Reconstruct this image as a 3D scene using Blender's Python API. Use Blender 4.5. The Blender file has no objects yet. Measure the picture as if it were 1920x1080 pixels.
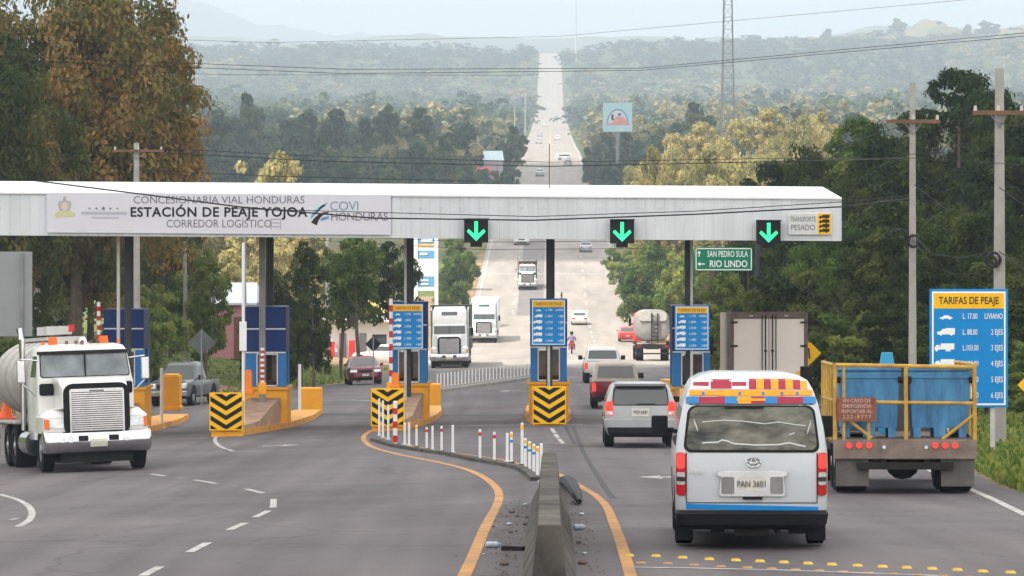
import bpy, math, random
import numpy as np
from mathutils import Vector, Matrix
R = math.radians
SC = bpy.context.scene
COL = SC.collection
# ---------------------------------------------------------------- camera, sky, sun, exposure
FPX = 7000.0            # focal length in pixels of a 1920 px wide frame
YH = 450.0              # row of the eye level
CZ = 5.8                # eye height in the world (z = 0 is the road at the toll booths)
cam = bpy.data.cameras.new('camera'); camo = bpy.data.objects.new('camera', cam); COL.objects.link(camo)
cam.sensor_width = 36.0; cam.lens = 36.0 * FPX / 1920.0
camo.location = (0, 0, CZ); camo.rotation_euler = (R(90), 0, 0)
cam.shift_y = -90.0 / 1920.0
cam.clip_start = 1.0; cam.clip_end = 30000.0
SC.camera = camo
SUN = Vector((-0.50, -0.42, 0.95)).normalized()
w = bpy.data.worlds.new("World"); SC.world = w; w.use_nodes = True
nt = w.node_tree; bg = nt.nodes['Background']
sky = nt.nodes.new('ShaderNodeTexSky'); sky.sky_type = 'NISHITA'; sky.sun_disc = False
sky.sun_elevation = math.asin(SUN.z); sky.sun_rotation = math.atan2(SUN.x, SUN.y)
sky.dust_density = 1.0; sky.air_density = 1.0; sky.ozone_density = 1.5; sky.altitude = 300
# broken white cloud cover over the blue
tcw = nt.nodes.new('ShaderNodeTexCoord'); nzw = nt.nodes.new('ShaderNodeTexNoise'); nzw.inputs['Scale'].default_value = 2.2; nzw.inputs['Detail'].default_value = 6
nt.links.new(tcw.outputs['Generated'], nzw.inputs['Vector'])
rpw = nt.nodes.new('ShaderNodeValToRGB'); rpw.color_ramp.elements[0].position = 0.30; rpw.color_ramp.elements[1].position = 0.50
rpw.color_ramp.elements[0].color = (0.45, 0.45, 0.45, 1); nt.links.new(nzw.outputs['Fac'], rpw.inputs[0])
mxw = nt.nodes.new('ShaderNodeMixRGB'); mxw.inputs[2].default_value = (8.6, 8.2, 7.8, 1)
nt.links.new(rpw.outputs[0], mxw.inputs[0]); nt.links.new(sky.outputs[0], mxw.inputs[1])
# what lies below the horizon beyond the modelled ground reads as dark land, not sky
sxw = nt.nodes.new('ShaderNodeSeparateXYZ'); nt.links.new(tcw.outputs['Generated'], sxw.inputs[0])
mrw = nt.nodes.new('ShaderNodeMapRange'); mrw.inputs[1].default_value = -0.03; mrw.inputs[2].default_value = 0.0; mrw.inputs[3].default_value = 0.10
nt.links.new(sxw.outputs[2], mrw.inputs[0])
mlw = nt.nodes.new('ShaderNodeMixRGB'); mlw.blend_type = 'MULTIPLY'; mlw.inputs[0].default_value = 1.0
nt.links.new(mxw.outputs[0], mlw.inputs[1]); nt.links.new(mrw.outputs[0], mlw.inputs[2])
nt.links.new(mlw.outputs[0], bg.inputs[0]); bg.inputs[1].default_value = 0.13
sl = bpy.data.lights.new('sun', 'SUN'); sl.energy = 4.8; sl.angle = R(0.5); sl.color = (1.0, 0.93, 0.83)
slo = bpy.data.objects.new('sun', sl); COL.objects.link(slo)
slo.rotation_euler = SUN.to_track_quat('Z', 'Y').to_euler(); slo.location = SUN * 100
SC.view_settings.view_transform = 'Standard'; SC.view_settings.look = 'None'; SC.view_settings.gamma = 1.0
SC.view_settings.exposure = 0.95
SC.render.engine = 'CYCLES'
cy = SC.cycles
cy.max_bounces = 6; cy.diffuse_bounces = 3; cy.glossy_bounces = 3; cy.transmission_bounces = 3
cy.volume_bounces = 0; cy.transparent_max_bounces = 6; cy.sample_clamp_indirect = 6.0
cy.use_denoising = True; cy.caustics_reflective = False; cy.caustics_refractive = False
cy.volume_step_rate = 5.0

# ---------------------------------------------------------------- ground shape
PD = [0, 38, 41.7, 61.4, 75, 90, 112, 132, 167, 200, 233, 260, 300, 350, 400, 437, 480, 530, 600, 700, 860, 1000, 1250, 1600, 2000, 2450, 2900, 3300]
PY = [None, 1080, 1030, 930, 877, 838, 797, 768, 720, 702, 688, 676, 660, 640, 598, 548, 497, 450, 421, 386, 345, 300, 274, 250, 225, 200, 122, 100]
PZ = [CZ - 3.30] + [CZ - (y - YH) * d / FPX for d, y in zip(PD[1:], PY[1:])]
PD = np.array(PD, float); PZ = np.array(PZ, float)
_h = np.diff(PD); _d = np.diff(PZ) / _h
_m = np.zeros(len(PD)); _m[1:-1] = (_d[:-1] * _h[1:] + _d[1:] * _h[:-1]) / (_h[:-1] + _h[1:]); _m[0] = _d[0]; _m[-1] = _d[-1]
def zc(D):
    D = np.clip(np.asarray(D, float), 0, PD[-1])
    i = np.clip(np.searchsorted(PD, D) - 1, 0, len(PD) - 2)
    h = _h[i]; t = (D - PD[i]) / h
    return (2*t**3 - 3*t*t + 1) * PZ[i] + (t**3 - 2*t*t + t) * h * _m[i] + (3*t*t - 2*t**3) * PZ[i+1] + (t**3 - t*t) * h * _m[i+1]
def xc(D): return 0.0102 * np.asarray(D, float)
def XL(D): return np.interp(D, [0, 60, 100, 130, 150, 163, 172, 184, 200, 240, 350, 430, 3400], [-34, -30, -25, -21, -18, -14, -11.5, -9.8, -8.2, -7.2, -6.6, 4.46 - 8.8, 34.7 - 8.8])
def XR(D): return np.interp(D, [0, 40, 66, 90, 120, 160, 240, 350, 430, 3400], [9.2, 8.3, 8.6, 10.0, 11.2, 12.0, 12.2, 12.6, 4.4 + 8.8, 34.7 + 8.8])
def cross(X, D):
    X = np.asarray(X, float); D = np.asarray(D, float)
    k = 0.034 * np.interp(D, [0, 50, 70, 200, 260], [0.25, 0.55, 1, 1, 0])
    a = np.minimum(0, X - xc(D) - 0.3); a = np.maximum(a, -16)
    return k * a
def zroad(X, D): return zc(D) + cross(X, D)
def wob(X, D):
    return 0.5*np.sin(X*0.071 + 1.3*np.sin(D*0.021)) + 0.5*np.sin(D*0.043 + 1.7 + 0.9*np.sin(X*0.05)) + 0.3*np.sin(X*0.19 + D*0.13)
def off(o, D, side, X):
    o = np.asarray(o, float)
    kL = np.interp(D, [0, 130, 160, 220, 300, 500, 1000, 3300], [0.05, 0.10, 0.24, 0.15, 0.02, 0.03, 0.02, 0.02])
    kR = np.interp(D, [0, 60, 100, 200, 300, 600, 1000, 3300], [0.04, 0.10, 0.20, 0.20, 0.08, 0.06, 0.03, 0.09])
    k = kL if side < 0 else kR
    rise = k * np.minimum(o, 60) + 0.25 * k * np.maximum(o - 60, 0)
    soft = 1 - np.exp(-o / 4.0)
    return rise * soft + 0.12 * wob(X, D) * np.minimum(o / 5, 6) * (1 + D/900) - 0.02
def zg(X, D):
    a, b = XL(D), XR(D)
    if a <= X <= b: return float(zroad(X, D))
    if X < a: return float(zroad(a, D) + off(a - X, D, -1, X))
    return float(zroad(b, D) + off(X - b, D, 1, X))
def wx(px, D): return (px - 960.0) * D / FPX           # lateral position seen at column px from distance D
def wz(py, D): return CZ - (py - YH) * D / FPX
def gd(px, py, lo=36.0, hi=432.0):                     # distance at which the ground is seen at (px, py)
    for _ in range(40):
        m = (lo + hi) / 2
        y = YH + (CZ - zg(wx(px, m), m)) * FPX / m
        if y > py: lo = m
        else: hi = m
    return (lo + hi) / 2
def gp(px, py):
    D = gd(px, py); X = wx(px, D)
    return X, D, zg(X, D)

# ---------------------------------------------------------------- materials
MATS = {}
def mat(name, col, rough=0.6, metal=0.0, var=0.15, scale=3.0, col2=None, bump=0.0, emit=None, es=1.0, spec=0.5, coat=0.0, trans=0.0, detail=5, obj=True, alpha=1.0, stretch=None):
    spec = spec * (0.45 if spec == 0.5 and metal < .3 else 1)
    if name in MATS: return MATS[name]
    m = bpy.data.materials.new(name); m.use_nodes = True; MATS[name] = m
    n = m.node_tree.nodes; L = m.node_tree.links; p = n['Principled BSDF']
    p.inputs['Roughness'].default_value = rough; p.inputs['Metallic'].default_value = metal
    p.inputs['Specular IOR Level'].default_value = spec; p.inputs['Coat Weight'].default_value = coat
    p.inputs['Coat Roughness'].default_value = 0.08
    if trans: p.inputs['Transmission Weight'].default_value = trans
    c = (*col, 1)
    if var > 0 or col2:
        tc = n.new('ShaderNodeTexCoord'); no = n.new('ShaderNodeTexNoise'); no.inputs['Scale'].default_value = scale
        no.inputs['Detail'].default_value = detail; no.inputs['Roughness'].default_value = 0.65
        if stretch:
            mpp = n.new('ShaderNodeMapping'); mpp.inputs['Scale'].default_value = stretch; L.new(tc.outputs['Object'], mpp.inputs[0]); L.new(mpp.outputs[0], no.inputs['Vector'])
        else: L.new(tc.outputs['Object'], no.inputs['Vector'])
        rp = n.new('ShaderNodeValToRGB'); L.new(no.outputs['Fac'], rp.inputs[0])
        d = tuple(x * (1 - var) for x in col) if col2 is None else col2
        u = tuple(min(1, x * (1 + var)) for x in col) if col2 is None else col
        rp.color_ramp.elements[0].position = 0.32; rp.color_ramp.elements[1].position = 0.68
        rp.color_ramp.elements[0].color = (*d, 1); rp.color_ramp.elements[1].color = (*u, 1)
        L.new(rp.outputs[0], p.inputs['Base Color'])
        if bump:
            b = n.new('ShaderNodeBump'); b.inputs['Strength'].default_value = bump; b.inputs['Distance'].default_value = 0.02
            n2 = n.new('ShaderNodeTexNoise'); n2.inputs['Scale'].default_value = scale * 6; n2.inputs['Detail'].default_value = 6
            L.new(tc.outputs['Object'], n2.inputs['Vector']); L.new(n2.outputs['Fac'], b.inputs['Height']); L.new(b.outputs[0], p.inputs['Normal'])
    else: p.inputs['Base Color'].default_value = c
    if emit: p.inputs['Emission Color'].default_value = (*emit, 1); p.inputs['Emission Strength'].default_value = es
    return m
def leafmat(name, ca, cb, cc, tr=0.35):
    m = bpy.data.materials.new(name); m.use_nodes = True; MATS[name] = m
    n = m.node_tree.nodes; L = m.node_tree.links; p = n['Principled BSDF']; out = n['Material Output']
    at = n.new('ShaderNodeAttribute'); at.attribute_name = 'tone'
    oi = n.new('ShaderNodeObjectInfo')
    rp = n.new('ShaderNodeValToRGB'); e = rp.color_ramp.elements
    e[0].position = 0.0; e[0].color = (*ca, 1); e[1].position = 1.0; e[1].color = (*cc, 1)
    x = e.new(0.5); x.color = (*cb, 1)
    mx = n.new('ShaderNodeMath'); mx.operation = 'MULTIPLY_ADD'; mx.inputs[1].default_value = 0.35; 
    L.new(oi.outputs['Random'], mx.inputs[0]); 
    ms = n.new('ShaderNodeMath'); ms.operation = 'SUBTRACT'; ms.inputs[1].default_value = 0.17; L.new(at.outputs['Fac'], ms.inputs[0])
    L.new(ms.outputs[0], mx.inputs[2]); L.new(mx.outputs[0], rp.inputs[0])
    L.new(rp.outputs[0], p.inputs['Base Color']); p.inputs['Roughness'].default_value = 0.65; p.inputs['Specular IOR Level'].default_value = 0.15
    t = n.new('ShaderNodeBsdfTranslucent'); L.new(rp.outputs[0], t.inputs[0])
    mi = n.new('ShaderNodeMixShader'); mi.inputs[0].default_value = tr
    L.new(p.outputs[0], mi.inputs[1]); L.new(t.outputs[0], mi.inputs[2]); L.new(mi.outputs[0], out.inputs[0])
    return m

# ---------------------------------------------------------------- mesh helpers
def link(o, parent=None):
    COL.objects.link(o)
    if parent is not None: o.parent = parent
    return o
class MB:
    def __init__(s): s.v = []; s.f = []; s.m = []; s.T = None
    def add(s, vs, fs, mi=0):
        b = len(s.v)
        s.v += [tuple(s.T @ Vector(p)) if s.T is not None else tuple(p) for p in vs]
        s.f += [tuple(b + i for i in q) for q in fs]; s.m += [mi] * len(fs); return s
    def box(s, x0, x1, y0, y1, z0, z1, mi=0):
        return s.add([(x0,y0,z0),(x1,y0,z0),(x1,y1,z0),(x0,y1,z0),(x0,y0,z1),(x1,y0,z1),(x1,y1,z1),(x0,y1,z1)],
                     [(3,2,1,0),(4,5,6,7),(0,1,5,4),(1,2,6,5),(2,3,7,6),(3,0,4,7)], mi)
    def cyl(s, p0, p1, r0, r1=None, n=12, mi=0, cap=True):
        r1 = r0 if r1 is None else r1
        p0 = Vector(p0); p1 = Vector(p1); d = (p1 - p0).normalized()
        a = d.orthogonal().normalized(); b = d.cross(a); vs = []
        for p, r in ((p0, r0), (p1, r1)):
            for k in range(n):
                t = 2 * math.pi * k / n; vs.append(p + a * (r * math.cos(t)) + b * (r * math.sin(t)))
        fs = [(k, (k+1) % n, n + (k+1) % n, n + k) for k in range(n)]
        if cap: fs += [tuple(range(n-1, -1, -1)), tuple(range(n, 2*n))]
        return s.add(vs, fs, mi)
    def tube(s, pts, r, n=6, mi=0):
        pts = [Vector(p) for p in pts]; vs = []; fs = []
        for i, p in enumerate(pts):
            d = (pts[min(i+1, len(pts)-1)] - pts[max(i-1, 0)]).normalized()
            a = d.cross(Vector((0.03, 0.02, 1))); a = a.normalized() if a.length > 1e-3 else Vector((1, 0, 0)); b = d.cross(a)
            rr = r[i] if isinstance(r, (list, tuple)) else r
            for k in range(n):
                t = 2 * math.pi * k / n; vs.append(p + a * (rr * math.cos(t)) + b * (rr * math.sin(t)))
        for i in range(len(pts) - 1):
            for k in range(n): fs.append((i*n+k, i*n+(k+1) % n, (i+1)*n+(k+1) % n, (i+1)*n+k))
        fs += [tuple(range(n-1, -1, -1)), tuple(range((len(pts)-1)*n, len(pts)*n))]
        return s.add(vs, fs, mi)
    def loft(s, rings, mi=0, cap=True):
        n = len(rings[0]); vs = [p for r in rings for p in r]; fs = []
        for i in range(len(rings) - 1):
            for k in range(n): fs.append((i*n+k, i*n+(k+1) % n, (i+1)*n+(k+1) % n, (i+1)*n+k))
        if cap: fs += [tuple(range(n-1, -1, -1)), tuple(range((len(rings)-1)*n, len(rings)*n))]
        return s.add(vs, fs, mi)
    def ext(s, pts, y0, y1, mi=0):        # polygon in (x, z) facing -y, thickness y0..y1
        n = len(pts)
        vs = [(x, y0, z) for x, z in pts] + [(x, y1, z) for x, z in pts]
        fs = [tuple(range(n)), tuple(range(2*n-1, n-1, -1))] + [(k, n+k, n+(k+1) % n, (k+1) % n) for k in range(n)]
        return s.add(vs, fs, mi)
    def extx(s, pts, x0, x1, mi=0):       # polygon in (y, z), thickness x0..x1
        n = len(pts)
        vs = [(x0, y, z) for y, z in pts] + [(x1, y, z) for y, z in pts]
        fs = [tuple(range(n-1, -1, -1)), tuple(range(n, 2*n))] + [(k, (k+1) % n, n+(k+1) % n, n+k) for k in range(n)]
        return s.add(vs, fs, mi)
    def sph(s, c, r, mi=0, n=10, m=6):
        rx, ry, rz = r if isinstance(r, (tuple, list)) else (r, r, r)
        rings = []
        for i in range(m + 1):
            a = -math.pi/2 + math.pi * (i if 0 < i < m else (0.04 if i == 0 else m - 0.04)) / m
            rings.append([(c[0] + rx*math.cos(a)*math.cos(2*math.pi*k/n), c[1] + ry*math.cos(a)*math.sin(2*math.pi*k/n), c[2] + rz*math.sin(a)) for k in range(n)])
        return s.loft(rings, mi)
    def build(s, name, mats, parent=None, bevel=0.0, smooth=False, loc=None, rot=None):
        me = bpy.data.meshes.new(name); me.from_pydata([tuple(p) for p in s.v], [], s.f)
        mats = mats if isinstance(mats, (list, tuple)) else [mats]
        for q in mats: me.materials.append(q)
        if len(mats) > 1: me.polygons.foreach_set('material_index', s.m)
        if smooth:
            me.polygons.foreach_set('use_smooth', [True] * len(me.polygons)); me.set_sharp_from_angle(angle=R(38))
        o = bpy.data.objects.new(name, me); link(o, parent)
        if bevel:
            b = o.modifiers.new('bevel', 'BEVEL'); b.width = bevel; b.segments = 2; b.limit_method = 'ANGLE'; b.angle_limit = R(40)
        if loc is not None: o.location = loc
        if rot is not None: o.rotation_euler = rot
        return o
def tag(o, label, cat, group=None):
    o['label'] = label; o['category'] = cat
    if group: o['group'] = group
    return o
def thing(name, label, cat, loc=(0, 0, 0), rz=0.0, group=None, rx=0.0):
    o = bpy.data.objects.new(name, None); o.empty_display_size = 0.2; link(o)
    o.location = loc; o.rotation_euler = (rx, 0, rz); return tag(o, label, cat, group)
def struct(o, kind='structure'): o['kind'] = kind; return o
def copy_tree(o, parent=None):
    c = o.copy(); COL.objects.link(c); c.parent = parent
    for ch in [q for q in bpy.data.objects if q.parent == o]: copy_tree(ch, c)
    return c
def text(body, size, loc, m, parent, name='lettering', bold=0.0, sx=1.0, align='CENTER', rz=0.0, ext=0.002, space=1.0):
    c = bpy.data.curves.new(name, 'FONT'); c.body = body; c.size = size; c.align_x = align; c.align_y = 'CENTER'
    c.extrude = ext; c.offset = bold; c.resolution_u = 3; c.space_character = space; c.materials.append(m)
    o = bpy.data.objects.new(name, c); COL.objects.link(o); me = bpy.data.meshes.new_from_object(o); bpy.data.objects.remove(o)
    me.name = name; o = bpy.data.objects.new(name, me); link(o, parent); o.location = loc; o.rotation_euler = (R(90), 0, rz); o.scale = (sx, 1, 1); return o
def npmesh(name, V, F, mats, parent=None, tone=None, midx=None):
    me = bpy.data.meshes.new(name); k = F.shape[1]
    me.vertices.add(len(V)); me.vertices.foreach_set('co', V.astype(np.float32).ravel())
    me.loops.add(F.size); me.loops.foreach_set('vertex_index', F.astype(np.int32).ravel())
    me.polygons.add(len(F)); me.polygons.foreach_set('loop_start', np.arange(0, F.size, k, dtype=np.int32))
    if tone is not None:
        a = me.attributes.new('tone', 'FLOAT', 'FACE'); a.data.foreach_set('value', tone.astype(np.float32))
    for q in mats: me.materials.append(q)
    if midx is not None: me.polygons.foreach_set('material_index', midx.astype(np.int32))
    me.update(); me.validate()
    o = bpy.data.objects.new(name, me); link(o, parent); return o

# ---------------------------------------------------------------- terrain and roads
def ground_mats():
    m = bpy.data.materials.new('grass_ground'); m.use_nodes = True; MATS['ground'] = m
    n = m.node_tree.nodes; L = m.node_tree.links; p = n['Principled BSDF']; p.inputs['Roughness'].default_value = 0.95; p.inputs['Specular IOR Level'].default_value = 0.1
    tc = n.new('ShaderNodeTexCoord')
    def noise(sc, det=6):
        q = n.new('ShaderNodeTexNoise'); q.inputs['Scale'].default_value = sc; q.inputs['Detail'].default_value = det; q.inputs['Roughness'].default_value = 0.7
        L.new(tc.outputs['Object'], q.inputs['Vector']); return q
    def ramp(src, a, b, pa, pb):
        q = n.new('ShaderNodeValToRGB'); q.color_ramp.elements[0].color = (*a, 1); q.color_ramp.elements[1].color = (*b, 1)
        q.color_ramp.elements[0].position = pa; q.color_ramp.elements[1].position = pb; L.new(src, q.inputs[0]); return q
    g = ramp(noise(0.9).outputs[0], (0.045, 0.075, 0.018), (0.17, 0.19, 0.06), 0.35, 0.68)
    d = ramp(noise(0.35).outputs[0], (0.20, 0.13, 0.075), (0.33, 0.24, 0.15), 0.3, 0.7)
    at = n.new('ShaderNodeAttribute'); at.attribute_name = 'dirt'
    n1 = noise(0.5); ad = n.new('ShaderNodeMath'); ad.operation = 'ADD'; L.new(at.outputs['Fac'], ad.inputs[0]); L.new(n1.outputs[0], ad.inputs[1])
    st = ramp(ad.outputs[0], (0, 0, 0), (1, 1, 1), 0.0, 1.0); st.color_ramp.elements[0].position = 0.92; st.color_ramp.elements[1].position = 1.0
    mu = n.new('ShaderNodeMath'); mu.operation = 'MULTIPLY'; mu.inputs[1].default_value = 0.7; L.new(ad.outputs[0], mu.inputs[0]); 
    st.color_ramp.elements[0].position = 0.55; st.color_ramp.elements[1].position = 0.68; L.new(mu.outputs[0], st.inputs[0])
    mx = n.new('ShaderNodeMixRGB'); L.new(st.outputs[0], mx.inputs[0]); L.new(g.outputs[0], mx.inputs[1]); L.new(d.outputs[0], mx.inputs[2])
    aw = n.new('ShaderNodeAttribute'); aw.attribute_name = 'wood'; mw = n.new('ShaderNodeMixRGB'); mw.inputs[2].default_value = (0.045, 0.07, 0.03, 1)
    L.new(aw.outputs['Fac'], mw.inputs[0]); L.new(mx.outputs[0], mw.inputs[1]); L.new(mw.outputs[0], p.inputs['Base Color'])
    b = n.new('ShaderNodeBump'); b.inputs['Strength'].default_value = 0.7; b.inputs['Distance'].default_value = 0.12; L.new(noise(4, 8).outputs[0], b.inputs['Height']); L.new(b.outputs[0], p.inputs['Normal'])
    # asphalt
    m = bpy.data.materials.new('worn_asphalt'); m.use_nodes = True; MATS['asphalt'] = m
    n = m.node_tree.nodes; L = m.node_tree.links; p = n['Principled BSDF']; p.inputs['Specular IOR Level'].default_value = 0.35
    tc = n.new('ShaderNodeTexCoord')
    def noise(sc, det=6, vec=None):
        q = n.new('ShaderNodeTexNoise'); q.inputs['Scale'].default_value = sc; q.inputs['Detail'].default_value = det; q.inputs['Roughness'].default_value = 0.6
        L.new(vec or tc.outputs['Object'], q.inputs['Vector']); return q
    mp = n.new('ShaderNodeMapping'); mp.inputs['Scale'].default_value = (0.55, 0.035, 1); L.new(tc.outputs['Object'], mp.inputs[0])
    a = ramp(noise(1.0, 5, mp.outputs[0]).outputs[0], (0.098, 0.090, 0.097), (0.138, 0.125, 0.132), 0.32, 0.7)      # streaks along the lanes
    bb = ramp(noise(0.13, 4).outputs[0], (0.74, 0.74, 0.76), (1.18, 1.15, 1.12), 0.3, 0.7)
    c = ramp(noise(60, 3).outputs[0], (0.86, 0.86, 0.86), (1.12, 1.12, 1.12), 0.3, 0.7)
    m1 = n.new('ShaderNodeMixRGB'); m1.blend_type = 'MULTIPLY'; m1.inputs[0].default_value = 1; L.new(a.outputs[0], m1.inputs[1]); L.new(bb.outputs[0], m1.inputs[2])
    m2 = n.new('ShaderNodeMixRGB'); m2.blend_type = 'MULTIPLY'; m2.inputs[0].default_value = 1; L.new(m1.outputs[0], m2.inputs[1]); L.new(c.outputs[0], m2.inputs[2])
    mp2 = n.new('ShaderNodeMapping'); mp2.inputs['Scale'].default_value = (1.1, 0.010, 1); L.new(tc.outputs['Object'], mp2.inputs[0])
    tr_ = ramp(noise(1.0, 2, mp2.outputs[0]).outputs[0], (0.76, 0.76, 0.77), (1.12, 1.11, 1.10), 0.35, 0.65)
    m2b = n.new('ShaderNodeMixRGB'); m2b.blend_type = 'MULTIPLY'; m2b.inputs[0].default_value = 1; L.new(m2.outputs[0], m2b.inputs[1]); L.new(tr_.outputs[0], m2b.inputs[2])
    vo = n.new('ShaderNodeTexVoronoi'); vo.feature = 'DISTANCE_TO_EDGE'; vo.inputs['Scale'].default_value = 0.16
    ds = n.new('ShaderNodeMixRGB'); ds.blend_type = 'ADD'; ds.inputs[0].default_value = 0.8; L.new(tc.outputs['Object'], ds.inputs[1]); L.new(noise(0.8, 4).outputs[1], ds.inputs[2]); L.new(ds.outputs[0], vo.inputs['Vector'])
    cr_ = ramp(vo.outputs[0], (0.62, 0.62, 0.62), (1, 1, 1), 0.0, 0.006)
    sp = ramp(noise(2.6, 2).outputs[0], (0.66, 0.66, 0.66), (1, 1, 1), 0.27, 0.33)
    m2c = n.new('ShaderNodeMixRGB'); m2c.blend_type = 'MULTIPLY'; m2c.inputs[0].default_value = 1; L.new(m2b.outputs[0], m2c.inputs[1]); L.new(cr_.outputs[0], m2c.inputs[2])
    m2 = n.new('ShaderNodeMixRGB'); m2.blend_type = 'MULTIPLY'; m2.inputs[0].default_value = 1; L.new(m2c.outputs[0], m2.inputs[1]); L.new(sp.outputs[0], m2.inputs[2])
    # far road paler past the sun edge: sunlit brightness painted into the colour
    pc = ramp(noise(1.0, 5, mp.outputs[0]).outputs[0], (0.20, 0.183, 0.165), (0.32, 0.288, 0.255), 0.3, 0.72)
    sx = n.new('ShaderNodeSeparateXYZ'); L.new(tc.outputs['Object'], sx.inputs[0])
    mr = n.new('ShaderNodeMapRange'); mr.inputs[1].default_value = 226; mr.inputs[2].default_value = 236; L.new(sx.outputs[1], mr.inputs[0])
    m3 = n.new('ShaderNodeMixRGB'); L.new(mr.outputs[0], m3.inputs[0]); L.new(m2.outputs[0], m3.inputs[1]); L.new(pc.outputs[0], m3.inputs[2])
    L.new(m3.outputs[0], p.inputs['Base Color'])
    rr = ramp(noise(0.4).outputs[0], (0.72,)*3, (0.9,)*3, 0.3, 0.7); L.new(rr.outputs[0], p.inputs['Roughness'])
    b = n.new('ShaderNodeBump'); b.inputs['Strength'].default_value = 0.4; b.inputs['Distance'].default_value = 0.01; L.new(noise(90, 4).outputs[0], b.inputs['Height']); L.new(b.outputs[0], p.inputs['Normal'])
ground_mats()
rowsD = np.concatenate([np.arange(-60, 0, 10.), np.arange(0, 300, 1.5), np.arange(300, 700, 4.), np.arange(700, 3301, 20.)])
offs = np.array([0, 0.4, 1, 1.8, 3, 4.5, 6.5, 9, 12, 16, 21, 27, 35, 45, 58, 75, 100, 140, 200, 280, 400, 560, 800])
V = []; nr = len(rowsD); dirt = []
for D in rowsD:
    Dc = max(D, 0); a, b = float(XL(Dc)), float(XR(Dc))
    X1 = a - offs[::-1]; z1 = zroad(a, Dc) + off(offs[::-1], Dc, -1, X1)
    X3 = b + offs; z3 = zroad(b, Dc) + off(offs, Dc, 1, X3)
    X2 = np.array([a + 0.3, a + 3, b - 3, b - 0.3]); z2 = zroad(X2, Dc) - np.array([0.3, 0.4, 0.4, 0.3])
    for X, Z, o in ((X1, z1, offs[::-1]), (X2, z2, offs[:4]), (X3, z3, offs)):
        for x, z, oo in zip(X, Z, o):
            V.append((x, D, z))
            dr = 0.12 + (0.30 if x > 0 and D < 160 else 0.7) * math.exp(-oo / 0.8)
            if 235 < D < 430: dr += 0.95 * math.exp(-(oo / 7.0) ** 2)
            if x < 0 and 140 < D < 175: dr += 0.6 * math.exp(-(oo / 9.0) ** 2)
            if D > 500: dr = 0.33
            dirt.append(dr)
nc = len(V) // nr; V = np.array(V)
ii, jj = np.meshgrid(np.arange(nr - 1), np.arange(nc - 1), indexing='ij')
F = np.stack([ii*nc+jj, ii*nc+jj+1, (ii+1)*nc+jj+1, (ii+1)*nc+jj], -1).reshape(-1, 4)
g = npmesh('ground', V, F, [MATS['ground']]); struct(g)
at = g.data.attributes.new('dirt', 'FLOAT', 'POINT'); at.data.foreach_set('value', np.array(dirt, np.float32))
aw_ = g.data.attributes.new('wood', 'FLOAT', 'POINT'); aw_.data.foreach_set('value', np.interp(V[:, 1], [560, 700], [0, 0.85]).astype(np.float32))
g.data.polygons.foreach_set('use_smooth', [True] * len(g.data.polygons))
def sheet(name, fl, fr, d0, d1, m, lift, step=1.5, cols=10, flare=False):
    Ds = np.concatenate([np.arange(d0, min(d1, 300), step), np.arange(max(d0, 300), min(d1, 700), 4.) if d1 > 300 else [], np.arange(max(d0, 700), d1, 20.) if d1 > 700 else [], [d1]])
    V = []
    for D in Ds:
        Dc = max(D, 0)
        for t in np.linspace(0, 1, cols):
            x = fl(Dc) * (1 - t) + fr(Dc) * t
            # put a column exactly on the crown line where the cross slope starts
            V.append((x, D, float(zroad(x, Dc)) + lift))
    n = len(Ds); V = np.array(V)
    ii, jj = np.meshgrid(np.arange(n - 1), np.arange(cols - 1), indexing='ij')
    F = np.stack([ii*cols+jj, ii*cols+jj+1, (ii+1)*cols+jj+1, (ii+1)*cols+jj], -1).reshape(-1, 4)
    o = npmesh(name, V, F, [m]); return struct(o)
crown = lambda D: float(xc(D)) + 0.3
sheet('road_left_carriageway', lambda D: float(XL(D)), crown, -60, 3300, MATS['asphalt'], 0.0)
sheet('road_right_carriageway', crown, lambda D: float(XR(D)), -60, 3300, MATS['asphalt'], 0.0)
# ---------------------------------------------------------------- clouds that shade part of the valley (all outside the frame, high up)
def cloud(name, label, gx0, gx1, gd0, gd1, alt, seed):
    rnd = random.Random(seed)
    k = alt / SUN.z; ox, oy = SUN.x * k, SUN.y * k
    cx, cyy = (gx0 + gx1) / 2 + ox, (gd0 + gd1) / 2 + oy
    hx, hy = (gx1 - gx0) / 2, (gd1 - gd0) / 2
    n, m = 64, 24; V = []; F = []
    ph = [rnd.uniform(0, 6.28) for _ in range(8)]
    for i in range(m + 1):
        b = -math.pi/2 + math.pi * i / m
        for j in range(n):
            a = 2 * math.pi * j / n
            c, s = math.cos(a), math.sin(a)
            q = (abs(c) ** 5 + abs(s) ** 5) ** (-1/5.)       # squarish outline
            lump = 1 + 0.030 * math.sin(7*a + ph[0]) + 0.02 * math.sin(13*a + ph[1] + 2*b) 
            hgt = 60 * (1 + 0.35 * math.sin(5*a + ph[2]) * math.sin(4*b + ph[3]) + 0.2 * math.sin(11*a + 5*b + ph[4]))
            r = (max(0, math.cos(b)) ** 0.35)
            V.append((cx + hx * q * c * r * lump, cyy + hy * q * s * r * lump, alt + math.sin(b) * (hgt if b > 0 else 18)))
    for i in range(m):
        for j in range(n): F.append((i*n+j, i*n+(j+1) % n, (i+1)*n+(j+1) % n, (i+1)*n+j))
    o = npmesh(name, np.array(V), np.array(F), [MATS['cloud']]); o['kind'] = 'structure'; return o
mc = bpy.data.materials.new('cloud_vapour'); mc.use_nodes = True; MATS['cloud'] = mc
_n = mc.node_tree.nodes; _L = mc.node_tree.links
_d = _n['Principled BSDF']; _d.inputs['Base Color'].default_value = (0.9, 0.9, 0.9, 1); _d.inputs['Roughness'].default_value = 1
_t = _n.new('ShaderNodeBsdfTranslucent'); _t.inputs[0].default_value = (0.95, 0.95, 0.95, 1)
_x = _n.new('ShaderNodeMixShader'); _x.inputs[0].default_value = 0.6
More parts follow.
